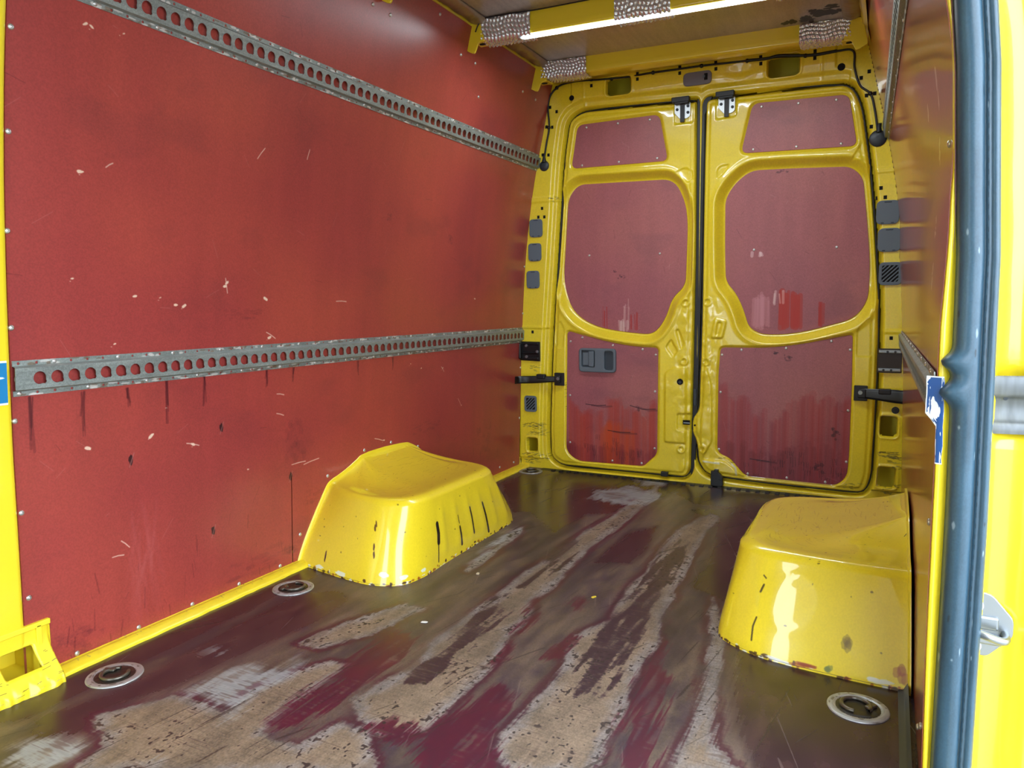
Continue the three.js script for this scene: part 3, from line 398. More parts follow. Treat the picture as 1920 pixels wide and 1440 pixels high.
const PAN = [
  { door: 1, depth: 0.010, w: 0.012, r: 0.03, screws: [[-0.486, 1.605], [-0.337, 1.606], [-0.192, 1.606], [-0.509, 1.44], [-0.333, 1.44], [-0.158, 1.44]], pts: [[-0.149, 1.623], [-0.528, 1.62], [-0.561, 1.43], [-0.111, 1.425]] },
  { door: 1, depth: 0.034, w: 0.042, r: 0.06, screws: [[-0.486, 1.033], [-0.151, 1.03]], pts: [[-0.087, 1.349, 0.09], [-0.538, 1.359], [-0.587, 1.302], [-0.617, 0.91, 0.2], [-0.572, 0.772, 0.08], [-0.465, 0.705, 0.1], [-0.335, 0.681, 0.1], [-0.179, 0.668, 0.07], [-0.125, 0.736, 0.06], [-0.092, 0.835, 0.05], [-0.034, 0.887, 0.05], [-0.027, 1.151, 0.1], [-0.037, 1.242, 0.06]] },
  { door: 1, depth: 0.008, w: 0.010, r: 0.02, screws: [[-0.574, 0.633], [-0.514, 0.652], [-0.363, 0.618], [-0.221, 0.602], [-0.16, 0.578], [-0.58, 0.373], [-0.163, 0.411], [-0.583, 0.142], [-0.164, 0.146], [-0.368, 0.07], [-0.225, 0.071]], pts: [[-0.59, 0.683, 0.02], [-0.492, 0.659, 0.1], [-0.369, 0.631, 0.1], [-0.259, 0.614, 0.1], [-0.149, 0.611, 0.02], [-0.152, 0.119, 0.03], [-0.19, 0.085, 0.03], [-0.215, 0.058, 0.03], [-0.545, 0.054, 0.05], [-0.603, 0.096, 0.05]] },
  { door: 2, depth: 0.010, w: 0.012, r: 0.03, screws: [[0.275, 1.604], [0.416, 1.6], [0.555, 1.596], [0.246, 1.438], [0.413, 1.433], [0.578, 1.428]], pts: [[0.24, 1.621], [0.6, 1.611], [0.636, 1.414], [0.197, 1.427]] },
  { door: 2, depth: 0.034, w: 0.042, r: 0.06, screws: [[0.254, 1.031], [0.574, 1.029]], pts: [[0.232, 1.358, 0.08], [0.389, 1.353], [0.615, 1.341, 0.05], [0.66, 1.297, 0.06], [0.683, 1.113, 0.15], [0.699, 0.947, 0.15], [0.696, 0.812, 0.1], [0.647, 0.742, 0.06], [0.475, 0.691, 0.1], [0.38, 0.675, 0.1], [0.29, 0.676, 0.05], [0.239, 0.705, 0.04], [0.216, 0.782, 0.06], [0.184, 0.85, 0.06], [0.14, 0.9, 0.05], [0.134, 1.031], [0.132, 1.248, 0.06], [0.167, 1.305, 0.05]] },
  { door: 2, depth: 0.008, w: 0.010, r: 0.02, screws: [[0.134, 0.586], [0.215, 0.609], [0.396, 0.62], [0.569, 0.652], [0.64, 0.618], [0.13, 0.422], [0.641, 0.37], [0.127, 0.167], [0.642, 0.156], [0.252, 0.068], [0.413, 0.066], [0.565, 0.063]], pts: [[0.127, 0.618, 0.02], [0.33, 0.62, 0.15], [0.476, 0.643, 0.15], [0.61, 0.673, 0.06], [0.647, 0.68, 0.015], [0.651, 0.48], [0.651, 0.193], [0.647, 0.096, 0.04], [0.608, 0.053, 0.05], [0.241, 0.058, 0.03], [0.206, 0.097, 0.03], [0.174, 0.133, 0.04], [0.12, 0.152, 0.03], [0.12, 0.504]] },
];
for (const p of PAN) { p.out = rounded(p.pts, p.r, 6); p.d = poly(p.out); }
const d1 = poly(D1), d2 = poly(D2);
const EMB = [ // pressed features of the doors: outline, height, slope
  [[[-0.08, 1.375], [-0.034, 1.392], [0.0, 1.373], [0.0, 1.34], [-0.022, 1.319]], -0.005], [[[0.1, 1.372], [0.117, 1.386], [0.154, 1.388], [0.148, 1.369], [0.113, 1.332], [0.1, 1.332]], -0.005],
  [[[0.1, 0.75], [0.154, 0.736], [0.138, 0.656], [0.083, 0.657]], 0.006], [[[0.112, 0.733], [0.137, 0.727], [0.124, 0.668], [0.103, 0.668]], -0.006],
  [[[-0.117, 0.616], [-0.091, 0.655], [-0.057, 0.598], [-0.081, 0.564]], -0.006], [[[-0.072, 0.693], [-0.056, 0.698], [-0.026, 0.623], [-0.048, 0.603]], -0.006],
  [[[-0.614, 1.505], [-0.578, 1.445], [-0.618, 1.405]], -0.004], [[[0.612, 1.361], [0.65, 1.425], [0.662, 1.367]], -0.004], [[[-0.66, 0.7], [-0.625, 0.735], [-0.6, 0.69], [-0.61, 0.6], [-0.65, 0.6]], -0.003], [[[0.66, 0.59], [0.66, 0.7], [0.70, 0.75], [0.72, 0.74], [0.72, 0.59]], -0.003],
  [[[-0.118, 0.5], [-0.07, 0.53], [-0.02, 0.53], [-0.02, 0.18], [-0.118, 0.18]], 0.006], [[[0.052, 0.5], [0.07, 0.54], [0.095, 0.45], [0.1, 0.2], [0.06, 0.13], [0.045, 0.2]], 0.006],
  [[[-0.06, 0.32], [0.03, 0.32], [0.03, 0.24], [-0.06, 0.24]], -0.006], [[[-0.085, 1.69], [0.0, 1.69], [0.0, 1.57], [-0.085, 1.57]], -0.006], [[[0.09, 1.69], [0.18, 1.69], [0.18, 1.575], [0.09, 1.57]], -0.006],
  [[[0.05, 0.115], [0.15, 0.12], [0.2, 0.085], [0.225, 0.04], [0.06, 0.04]], 0.006],
].map(([p, h]) => ({ d: poly(rounded(p, 0.014, 4)), h }));
const DIMP = [[-0.026, 0.813], [0.069, 0.815], [-0.03, 0.554], [0.066, 0.554], [-0.039, 0.154], [0.057, 0.162]];
function doorHeight(n, outline) {
  return (x, y) => {
    const o = outline(x, y); if (o < -0.002) return null;
    let h = -0.026 * (1 - sm(0, 0.010, o)) + 0.005 * sm(0.020, 0.030, o);
    for (const p of PAN) if (p.door === n) { const d = -p.d(x, y); h -= p.depth * (1 - sm(0, p.w, d)) + (d < 0 ? 0.012 * sm(0, 0.012, -d) : 0); if (p.depth > 0.02) h += 0.004 * sm(p.w + 0.02, p.w, d) * sm(p.w - 0.02, p.w, d); }
    for (const e of EMB) { const d = e.d(x, y, 0.02); if (d > -0.02) h += e.h * sm(-0.001, 0.006, d); }
    for (const [a, b] of DIMP) { const r = Math.hypot(x - a, y - b); h += 0.0035 * Math.exp(-(((r - 0.015) / 0.004) ** 2)) - 0.002 * sm(0.014, 0.005, r); }
    const mid = sm(0.14, 0.02, Math.abs(x - 0.02)) * sm(1.0, 0.75, y);
    return h + 0.0004 * (noise(x * 30, y * 30, 55) - 0.5) + 0.006 * mid * (noise(x * 36, y * 28, 56) - 0.5) + 0.002 * mid * (noise(x * 80, y * 70, 57) - 0.5);
  };
}
const doorUV = (x, y) => [(x + 0.8) / 1.6, y / 1.7];
function metricUV(g, f) { const p = g.attributes.position, u = g.attributes.uv; for (let i = 0; i < p.count; i++) u.setXY(i, ...f(p.getX(i), p.getY(i))); return g; }
const doorNode = {};
for (const [n, outline, x0, x1, y0, y1, label] of [[1, d1, -0.7, 0.02, 0.012, 1.69, 'left rear door with the grey inner handle'], [2, d2, -0.006, 0.748, 0.016, 1.672, 'right rear door without an inner handle']]) {
  const cx = (x0 + x1) / 2, door = struct(rear(group('door_' + n), cx, 0, 0), label); doorNode[n] = door; door.userData.cx = undefined;
  mesh('door_skin', heightfield(x0, x1, y0, y1, 0.004, doorHeight(n, outline), rearUV).translate(-cx, 0, 0), M.rearPaint, door);
  for (const p of PAN) if (p.door === n) {
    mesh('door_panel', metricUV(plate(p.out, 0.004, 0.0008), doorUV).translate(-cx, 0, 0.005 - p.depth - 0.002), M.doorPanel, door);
    for (const [x, y] of p.screws) screwAt(door, x - cx, y, 0.005 - p.depth + 0.0028, 0, 0, 1, 0.95);
  }
}
const c1 = -0.34, c2 = 0.371;
// inner handle on door 1
{ const hx = -0.437 - c1, hy = 0.547, d = doorNode[1], z = 0.001;
  mesh('handle_plate', [plate(rect(hx, hy, 0.182, 0.112, 0.018), 0.010, 0.004, [rect(hx - 0.045, hy + 0.006, 0.066, 0.078, 0.008).reverse(), rect(hx + 0.057, hy, 0.042, 0.088, 0.012).reverse()]).translate(0, 0, z)], M.grey, d);
  mesh('handle_recess', [plate(rect(hx, hy, 0.17, 0.1, 0.01), 0.002, 0.0005).translate(0, 0, z)], M.greyDark, d);
  mesh('lever', [box(0.027, 0.074, 0.012, hx - 0.029, hy + 0.006, z + 0.008, 0.004), box(0.03, 0.06, 0.004, hx - 0.058, hy + 0.006, z + 0.004, 0.001)], M.grey, d);
  mesh('screw_hole', [cyl(0.014, 0.003, -0.046 - c1, 0.462, 0.0115)], M.dark, d); mesh('screw_hole', [cyl(0.0065, 0.004, -0.046 - c1, 0.46, 0.0125)], M.greyDark, d);
  mesh('latch_slot', [box(0.032, 0.02, 0.006, -0.017 - c1, 0.279, 0.006, 0.001)], M.dark, d); mesh('latch_pin', [box(0.03, 0.005, 0.006, -0.014 - c1, 0.277, 0.0085, 0.001)], M.steel, d);
  mesh('screw_hole', [cyl(0.004, 0.004, 0.022 - c2, 0.269, 0.01)], M.dark, doorNode[2]); }
// latches at the top and bottom of both doors
for (const [n, cx, x] of [[1, c1, -0.047], [2, c2, 0.137]]) {
  const d = doorNode[n], a = x - cx, y = 1.625;
  mesh('latch_plate', [plate(rounded([[a - 0.034, y + 0.03], [a + 0.034, y + 0.03], [a + 0.034, y - 0.024, 0.008], [a + 0.02, y - 0.034, 0.008], [a - 0.01, y - 0.034], [a - 0.034, y - 0.008]], 0.003, 3), 0.004, 0.001).translate(0, 0, 0.002)], M.zinc, d);
  mesh('latch_strap', [box(0.018, 0.095, 0.008, a + 0.001, y + 0.0, 0.010, 0.001)], M.black, d);
  mesh('latch_head', [box(0.075, 0.022, 0.026, a - 0.004, y + 0.042, 0.018, 0.003), box(0.06, 0.012, 0.03, a, y + 0.03, 0.014, 0.003)], M.black, d);
  for (const [u, v] of [[-0.022, 0.006], [0.024, 0.016], [0.024, -0.01]]) mesh('bolt', [cyl(0.006, 0.004, a + u, y + v, 0.008), cyl(0.003, 0.006, a + u, y + v, 0.009)], M.greyDark, d);
}
mesh('bottom_latch', [box(0.032, 0.022, 0.018, -0.113 - c1, 0.034, 0.012, 0.003)], M.black, doorNode[1]);
mesh('bottom_latch', [plate(rounded([[0.098, 0.005], [0.098, 0.072], [0.112, 0.072], [0.112, 0.08], [0.13, 0.08], [0.13, 0.07], [0.15, 0.045], [0.152, 0.01], [0.14, 0.002]], 0.004, 3), 0.016, 0.003).translate(-c2, 0, 0.008), box(0.05, 0.01, 0.024, 0.124 - c2, 0.022, 0.014), cyl(0.006, 0.03, 0.112 - c2, 0.04, 0.014), cyl(0.006, 0.03, 0.136 - c2, 0.03, 0.014)], M.blackGloss, doorNode[2]);
// rubber between and around the doors
// portal frame
const SLOT = [[-0.451, 1.802], [-0.452, 1.777], [-0.24, 1.802], [-0.24, 1.776], [-0.056, 1.801], [-0.056, 1.775], [0.093, 1.796], [0.094, 1.771], [0.271, 1.791], [0.272, 1.766], [0.474, 1.783], [0.474, 1.757], [-0.656, 1.71], [-0.624, 1.687], [-0.676, 1.625], [-0.647, 1.621], [-0.697, 1.502], [-0.668, 1.499], [-0.705, 1.259], [-0.725, 1.22], [-0.694, 1.219], [-0.766, 0.677], [0.641, 1.662], [0.668, 1.682], [0.662, 1.595], [0.69, 1.599], [0.683, 1.478], [0.713, 1.481], [0.714, 1.21], [0.742, 1.21], [0.726, 1.246], [0.785, 0.669]];
const pocketsCut = [[-0.327, 1.76, 0.108, 0.07, 0.016], [0.358, 1.746, 0.118, 0.074, 0.018], [-0.78, 0.117, 0.052, 0.066, 0.012], [0.789, 0.316, 0.062, 0.08, 0.014], [0.791, 0.108, 0.064, 0.08, 0.014]].map(([a, b, w, h, r]) => poly(rect(a, b, w, h, r)));
const frameH = (x, y) => {
  const o = -Math.max(d1(x, y), d2(x, y)) - 0.005; if (o < -0.001) return null;
  if (Math.abs(x) > prof(y) + flare(y, 0) + 0.004 || y > 1.845) return null;
  let h = -0.03 * (1 - sm(0, 0.012, o));
  if (y > 0.05) h += 0.014 * (x > 0.6 ? sm(0.006, 0.018, o) : sm(0.030, 0.046, o));
  if (Math.abs(x) < 0.55 && y > 1.66) h += 0.006 * sm(1.70, 1.735, y);
  for (const p of pocketsCut) { const d = p(x, y, 0.03); if (d > 0.0035) return null; h -= 0.022 * sm(-0.004, 0.0035, d) ; h += 0.003 * Math.exp(-(((d + 0.008) / 0.005) ** 2)); }
  h += 0.0006 * (noise(x * 24, y * 24, 61) - 0.5);
  const dent = Math.exp(-(((x - 0.19) / 0.05) ** 2 + ((y - 1.745) / 0.03) ** 2)); h -= 0.008 * dent;
  for (const [a, b, w, t] of [[-0.49, 1.75, 0.004, 0.09], [0.5, 1.75, 0.004, 0.09]]) h += 0.003 * Math.exp(-(((x - a) / w) ** 2)) * sm(t, t * 0.6, Math.abs(y - b));
  for (const [sx, y0, y1] of [[-1, 1.29, 1.31], [1, 1.305, 1.32], [-1, 0.695, 0.705], [1, 0.69, 0.7]]) if (sx * x > 0.6) h += 0.003 * sm(y0 - 0.004, y0, y) * sm(y1 + 0.004, y1, y);
  return h;
};
const rearWall = struct(rear(group('wall_rear'), 0, 0, 0), 'yellow painted rear door portal');
mesh('portal_frame', heightfield(-0.872, 0.872, -0.02, 1.86, 0.004, frameH, rearUV), M.rearPaint, rearWall);
mesh('outer_skin', [box(2.1, 2.1, 0.02, 0, 0.95, -0.16), box(2.1, 0.02, 0.16, 0, 1.875, -0.08)], M.shell, rearWall);
mesh('threshold', [box(1.5, 0.004, 0.07, 0.02, -0.0005, 0.022, 0.001), ...range(-0.66, 0.7, 34).map((x) => box(0.018, 0.006, 0.02, x, 0.003, 0.03 + 0.002 * (x > 0 ? 1 : 0), 0.001))], M.black, rearWall);
mesh('upper_header', loft(range(-0.64, 0.64, 20).map((x) => [[x, 1.83, 0.008], [x, 1.843, 0.018], [x, 1.8, 0.04], [x, 1.795, 0.2]])), M.paint, rearWall);
mesh('door_seal', [plate([[0.001, 0.012], [0.02, 0.012], [0.030, 0.45], [0.0405, 1.0], [0.0445, 1.6], [0.075, 1.672], [0.012, 1.668], [0.014, 1.0], [0.0085, 0.45]], 0.006, 0.002).translate(0, 0, -0.018)], M.black, rearWall);
mesh('door_catch', [box(0.012, 0.075, 0.012, 0.017, 0.392, -0.008, 0.002)], M.greyDark, rearWall);
const ring = (pts, r, h) => new THREE.TubeGeometry(new THREE.CatmullRomCurve3(pts.filter((_, i) => i % 3 === 0).map((p) => new THREE.Vector3(p[0], p[1], h)), true, 'centripetal'), 220, r, 6, true);
mesh('seal_lip', [ring(D1, 0.0045, -0.025), ring(D2, 0.0045, -0.025)], M.black, rearWall);
for (const [x, y] of SLOT) mesh('slot', new THREE.PlaneGeometry(0.012, 0.014).translate(x, y, frameH(x, y) + 0.0012), M.dark, rearWall).visible = true;
for (const [x, y, r] of [[-0.547, 1.736, 0.012], [0.57, 1.712, 0.014]]) mesh('round_hole', new THREE.CircleGeometry(r, 20).translate(x, y, frameH(x, y) + 0.0012), M.dark, rearWall);
{ const p = mesh('plug', [cyl(0.014, 0.004, 0.812, 0.384, 0.016), cyl(0.009, 0.003, 0.812, 0.384, 0.019)], M.black, rearWall); p.userData.label = 'round black plug'; }

// grey caps on the rear pillars
function capShape(w, h) { return [plate(rect(0, 0, w, h, w * 0.26), 0.003, 0.0015), box(w * 0.32, 0.004, 0.002, 0, h * 0.44, 0.005, 0.0008), box(w * 0.12, 0.005, 0.002, -w * 0.22, -h * 0.44, 0.005, 0.0008), box(w * 0.12, 0.005, 0.002, w * 0.22, -h * 0.44, 0.005, 0.0008)]; }
function cap(x, y, w, h, label) { const o = tag(rear(group('blanking_cap'), x, y, frameH(x, y) + 0.0025), label, 'cap'); mesh('cap_face', plate(rect(0, 0, w, h, w * 0.26), 0.003, 0.0015), M.grey, o); for (const [a, b, c] of [[0, 0.43, 0.32], [-0.22, -0.44, 0.13], [0.22, -0.44, 0.13]]) mesh('clip', box(w * c, 0.004, 0.002, a * w, b * h, 0.005, 0.0008), M.greyDark, o); return o; }
function vent(x, y, w, h, label) {
  const o = tag(rear(group('vent_grille'), x, y, frameH(x, y) + 0.003), label, 'grille');
  mesh('grille_back', plate(rect(0, 0, w, h, w * 0.22), 0.001, 0.0004), M.dark, o);
  mesh('grille_frame', plate(rect(0, 0, w, h, w * 0.24), 0.004, 0.0012, [rect(0, 0, w * 0.72, h * 0.72, w * 0.1).reverse()]), M.grey, o);
  const a = w * 0.36, b = h * 0.36;
  for (const c of range(-0.062, 0.062, 8)) { const lo = Math.max(-a, (-b - c)), hi = Math.min(a, b - c); if (hi - lo < 0.008) continue; const L = (hi - lo) * 1.414, s = mesh('slat', box(L, 0.005, 0.0025, 0, 0, 0.003, 0.001), M.grey, o); s.position.set((lo + hi) / 2, (lo + hi) / 2 + c, 0); s.rotation.z = Math.PI / 4; }
}
cap(-0.737, 1.169, 0.068, 0.084, 'uppermost of three plain grey caps on the left rear pillar');
cap(-0.745, 1.057, 0.068, 0.084, 'middle of three plain grey caps on the left rear pillar');
cap(-0.757, 0.928, 0.068, 0.084, 'lowest of three plain grey caps on the left rear pillar');
cap(0.753, 1.153, 0.080, 0.09, 'upper of two plain grey caps on the right rear pillar');
cap(0.762, 1.048, 0.080, 0.09, 'lower of two plain grey caps on the right rear pillar, above the slatted grille');
vent(-0.782, 0.324, 0.066, 0.08, 'small slatted grey vent grille low on the left rear pillar');
vent(0.771, 0.919, 0.080, 0.088, 'slatted grey vent grille below the caps on the right rear pillar');
{ const o = tag(rear(group('socket_cover'), 0.019, 1.743, frameH(0.019, 1.743) + 0.001), 'long grey cap with a small dark socket above the rear doors', 'cap'); mesh('cap_face', plate(rect(0, 0, 0.118, 0.054, 0.02), 0.004, 0.002), std(0x6e6a70, 0.5), o); mesh('socket', box(0.014, 0.026, 0.004, 0.036, 0.002, 0.006, 0.001), M.dark, o); mesh('clip', box(0.012, 0.012, 0.003, 0.028, 0.004, 0.0065, 0.001), M.grey, o); }

// cable across the header with its grommets
{ const pts = [[-0.69, 1.472], [-0.675, 1.55], [-0.66, 1.62], [-0.664, 1.716], [-0.65, 1.762], [-0.61, 1.795], [-0.533, 1.804], [-0.406, 1.796], [-0.283, 1.793], [-0.188, 1.792], [-0.095, 1.791], [0.036, 1.79], [0.219, 1.784], [0.296, 1.781], [0.340, 1.783], [0.40, 1.776], [0.429, 1.771], [0.476, 1.769], [0.553, 1.772], [0.609, 1.765], [0.617, 1.70], [0.640, 1.632], [0.675, 1.599], [0.692, 1.542], [0.707, 1.45]];
  const h = (x, y) => (frameH(x, y) ?? 0.014) + 0.006;
  const o = tag(rear(group('wiring_harness'), 0, 0, 0), 'thin black cable run along the header and down both rear pillars into round grommets', 'cable');
  mesh('cable', tube(pts.map(([x, y]) => [x, y, Math.max(0.014, h(x, y))]), 0.0042, 220, 7), M.black, o);
  mesh('sleeve', tube([[0.22, 1.784, 0.026], [0.30, 1.781, 0.026], [0.34, 1.785, 0.026], [0.40, 1.776, 0.026], [0.47, 1.769, 0.024], [0.553, 1.772, 0.022]], 0.006, 60, 7), M.black, o);
  for (const [x, y] of [[-0.62, 1.79], [-0.36, 1.795], [-0.17, 1.792], [0.036, 1.79], [0.219, 1.784], [0.44, 1.77], [-0.662, 1.62], [0.675, 1.6]]) mesh('clip', new THREE.SphereGeometry(0.0085, 10, 8).translate(x, y, Math.max(0.014, h(x, y)) - 0.001), M.blackGloss, o);
  for (const [x, y, r] of [[-0.69, 1.452, 0.024], [0.708, 1.432, 0.031]]) { mesh('grommet', new THREE.LatheGeometry([[0, 0.01], [r * 0.35, 0.011], [r * 0.8, 0.007], [r, 0.003], [r, 0]].map((p) => new THREE.Vector2(...p)), 24).rotateX(Math.PI / 2).translate(x, y, 0.014), M.rubber, o); mesh('grommet_boot', new THREE.CylinderGeometry(0.005, 0.011, 0.03, 12).translate(x + 0.002, y + r + 0.006, 0.02), M.black, o); } }

// hinge covers and door check arms on both pillars
{ const o = tag(rear(group('hinge_cover'), -0.79, 0.585, 0.015), 'black hinge cover with three bolts on the left rear pillar', 'hinge');
  mesh('cover_plate', [plate(rounded([[-0.045, -0.047], [0.064, -0.05], [0.064, 0.045], [-0.045, 0.045]], 0.004, 3), 0.006, 0.002), box(0.02, 0.08, 0.03, -0.038, 0, 0.014, 0.008), cyl(0.006, 0.1, 0.005, -0.01, 0.008, 'x', 10), box(0.1, 0.014, 0.01, 0.008, 0.036, 0.007, 0.004), box(0.1, 0.014, 0.01, 0.008, -0.036, 0.007, 0.004)], M.blackGloss, o);
  for (const [x, y] of [[-0.006, 0.026], [0.052, -0.002], [-0.006, -0.028]]) mesh('bolt', [cyl(0.007, 0.008, x, y, 0.01), cyl(0.004, 0.004, x, y, 0.0145)], M.steel, o); }
{ const o = tag(rear(group('hinge_cover'), 0.784, 0.58, 0.015), 'dark steel hinge pocket with two shiny ribs on the right rear pillar', 'hinge');
  mesh('pocket', plate(rect(0, 0, 0.084, 0.096, 0.004), 0.004, 0.001), std(0x2b1d16, 0.3), o);
  for (const s of [1, -1]) { mesh('rib', box(0.082, 0.014, 0.012, 0, s * 0.036, 0.006, 0.004), M.steel, o); for (const u of [-0.015, 0.012]) mesh('bolt', cyl(0.0045, 0.004, u + 0.006 * s, s * 0.036, 0.0135), M.black, o); } }
function checkArm(side, x, y, label) {
  const o = tag(rear(group('door_check_arm'), x, y, 0.01), label, 'door stay'), S = (a) => a * side;
  const spine = new THREE.CatmullRomCurve3([[0, 0, 0.012], [0.06, -0.002, 0.022], [0.11, -0.004, 0.028], [0.155, -0.006, 0.034], [0.19, -0.006, 0.05], [0.205, -0.006, 0.08]].map((p) => new THREE.Vector3(S(p[0]), p[1], p[2])));
  const pts = spine.getPoints(28);
  mesh('arm', loft(pts.map((p, i) => { const w = (side < 0 ? 1 : 1.45) * lerp(0.013, 0.018, Math.min(1, i / 12)); return [[0, -w, -0.002], [0, -w, 0.003], [0, -w * 0.6, 0.004], [0, w * 0.6, 0.004], [0, w, 0.003], [0, w, -0.002], [0, -w, -0.002]].map((q) => [p.x, p.y + q[1], p.z + q[2]]); })), M.blackGloss, o);
  mesh('door_bracket', [plate(rounded([[S(-0.03), -0.032], [S(0.02), -0.032], [S(0.02), 0.03], [S(-0.03), 0.03]].sort((a, b) => 0), 0.004, 3), 0.006, 0.002), box(0.03, 0.036, 0.018, S(0.0), 0, 0.012, 0.004)], M.black, o);
  mesh('bolt', [cyl(0.008, 0.007, S(-0.006), 0.004, 0.023), cyl(0.005, 0.004, S(-0.006), 0.004, 0.028)], M.steel, o);
  mesh('guide', [box(0.045, 0.022, 0.024, S(0.082), 0.012, 0.022, 0.005)], M.black, o);
}
checkArm(-1, -0.634, 0.452, 'black door stay arm reaching from the left rear door to the left wall');
checkArm(1, 0.69, 0.447, 'black door stay arm reaching from the right rear door to the right wall');

// ------------------------------------------------------------------ wheel arches
function archTexture(seed, draw) {
  return canvasTexture(1024, 512, (i, j) => { const k = 1 + 0.05 * (fbm(i * 0.012, j * 0.012, seed, 3) - 0.5) + 0.04 * (noise(i * 0.6, j * 0.6, seed + 3) - 0.5); return YEL.map((c) => Math.min(255, c * k * 1.0)); }, (x) => {
    const P = (s, t) => [s / 1.4 * 1024, 512 - t / 0.7 * 512];
    for (let k = 0; k < 110; k++) { const [a, b] = P(rnd() * 1.4, 0.012 * rnd() * rnd()); blob(x, a, b, 2 + 6 * rnd(), 1 + 4 * rnd(), rnd() > 0.5 ? 'rgba(60,34,20,.8)' : rnd() > 0.5 ? 'rgba(235,234,222,.9)' : 'rgba(150,60,20,.6)'); }
    for (let k = 0; k < 90; k++) { const [a, b] = P(rnd() * 1.4, 0.05 + 0.6 * rnd()); blob(x, a, b, 1 + 2.5 * rnd(), 0.8 + 1.5 * rnd(), 'rgba(70,56,20,.6)'); }
    for (let k = 0; k < 260; k++) { const [a, b] = P(0.2 + rnd() * 0.9, 0.25 + 0.35 * rnd()), L = 10 + 34 * rnd(); stroke(x, [[a, b], [a + L, b + (rnd() - 0.5) * 12]], 1, rnd() > 0.4 ? 'rgba(120,96,20,.28)' : 'rgba(205,196,120,.25)'); }
    draw(x, P);
  });
}
function wheelArch(side, tex, label, press) {
  const B = [[-1, 1.59], [-0.74, 1.612], [-0.62, 1.632], [-0.53, 1.635], [-0.455, 1.60], [-0.432, 1.52], [-0.437, 1.38], [-0.442, 1.2], [-0.445, 1.0], [-0.45, 0.9], [-0.482, 0.83], [-0.57, 0.80], [-0.70, 0.80], [-1, 0.82]];
  const T = [[-1, 1.452], [-0.74, 1.50], [-0.62, 1.535], [-0.55, 1.535], [-0.492, 1.505], [-0.468, 1.44], [-0.466, 1.36], [-0.466, 1.2], [-0.467, 1.07], [-0.482, 1.00], [-0.535, 0.955], [-0.61, 0.935], [-0.72, 0.915], [-1, 0.90]];
  if (side > 0) { B.splice(0, 5, [-1, 1.632], [-0.74, 1.628], [-0.62, 1.618], [-0.53, 1.598], [-0.465, 1.56]); T.splice(0, 5, [-1, 1.532], [-0.74, 1.535], [-0.62, 1.528], [-0.55, 1.515], [-0.495, 1.485]); }
  const N = 120, curve = (pts, y) => { const q = pts.map(([x, z]) => new THREE.Vector3(x === -1 ? -(prof(y) + 0.002) : x, 0, z)); return new THREE.CatmullRomCurve3(q, false, 'centripetal').getSpacedPoints(N); };
  const rings = [], uvs = [], H = 0.215, base = curve(B, 0), len = []; let s = 0; base.forEach((p, i) => { if (i) s += p.distanceTo(base[i - 1]); len.push(s); });
  for (const t of range(0, 1, 26)) {
    const y = H * t, b = curve(B, y), c = curve(T, y), k = Math.pow(t, 1.25), flange = 0.010 * sm(0.045, 0.0, y);
    rings.push(b.map((p, i) => { const q = p.clone().lerp(c[i], k), r = press ? press(q, y, len[i]) : 0; const n = i / N; return [q.x + (n > 0.35 && n < 0.75 ? r : 0), y, q.z + (n <= 0.35 ? r : 0)]; })); uvs.push(y);
  }
  const top = rings[rings.length - 1];
  for (const t of range(0, 1, 26).slice(1)) {
    const y1 = 0.284;
    rings.push(top.map((p, i) => {
      const wx = -(prof(0.28) + 0.002), qz = Math.min(1.27, Math.max(1.02, p[2])), e = t, x = lerp(p[0], wx, e), z = lerp(p[2], qz, e);
      const D = Math.hypot(p[0] - wx, p[2] - qz), lip = 0.016 * (1 - Math.exp(-t * D / 0.012)), inner = sm(-0.8, -0.6, x);
      const nearWall = sm(0.25, 0.0, D), y = lerp(H, y1 - 0.016, lerp(Math.pow(e, 1.3), Math.sin(e * 1.5708), nearWall)) + lip * 1.0 - 0.020 * Math.sin(Math.PI * e) * sm(0.1, 0.3, D);
      return [x, y, z];
    })); uvs.push(H + t * 0.4);
  }
  const o = tag(group('wheel_arch', side * 0.65, 0, 1.25), label, 'wheel arch');
  const g = loft(rings.map((r) => r.map((p) => [-side * p[0] * 1 - side * 0.65, p[1], p[2] - 1.25])), false, (i, j) => [len[i] / 1.4, uvs[j] / 0.7]);
  mesh('arch_shell', g, std(0xffffff, 0.27, 0, { map: tex, clearcoat: 1, clearcoatRoughness: 0.04 }), o);
  // weld flange standing along the wall
  const edge = []; rings.forEach((r) => edge.push(r[0])); rings.slice().reverse().forEach((r) => edge.push(r[N]));
  const E = new THREE.CatmullRomCurve3(edge.filter((_, i) => i % 3 === 0).map((p) => new THREE.Vector3(...p)), false, 'centripetal').getPoints(120), mid = new THREE.Vector3(0, 0.08, 1.22);
  const flangeRing = E.map((p) => { const d = new THREE.Vector3(0, p.y - mid.y, p.z - mid.z).normalize(); const w = -(prof(p.y) - 0.0045), ww = -(prof(p.y) + 0.001); return [[ww, 0.013], [w, 0.0125], [w - 0.0005, 0.002], [w + 0.003, -0.004], [w + 0.010, -0.007], [w + 0.014, -0.016]].map(([x, r]) => [-side * x - side * 0.65, Math.max(0.001, p.y + d.y * r), p.z + d.z * r - 1.25]); });
  mesh('weld_flange', loft(flangeRing), M.paint, o);
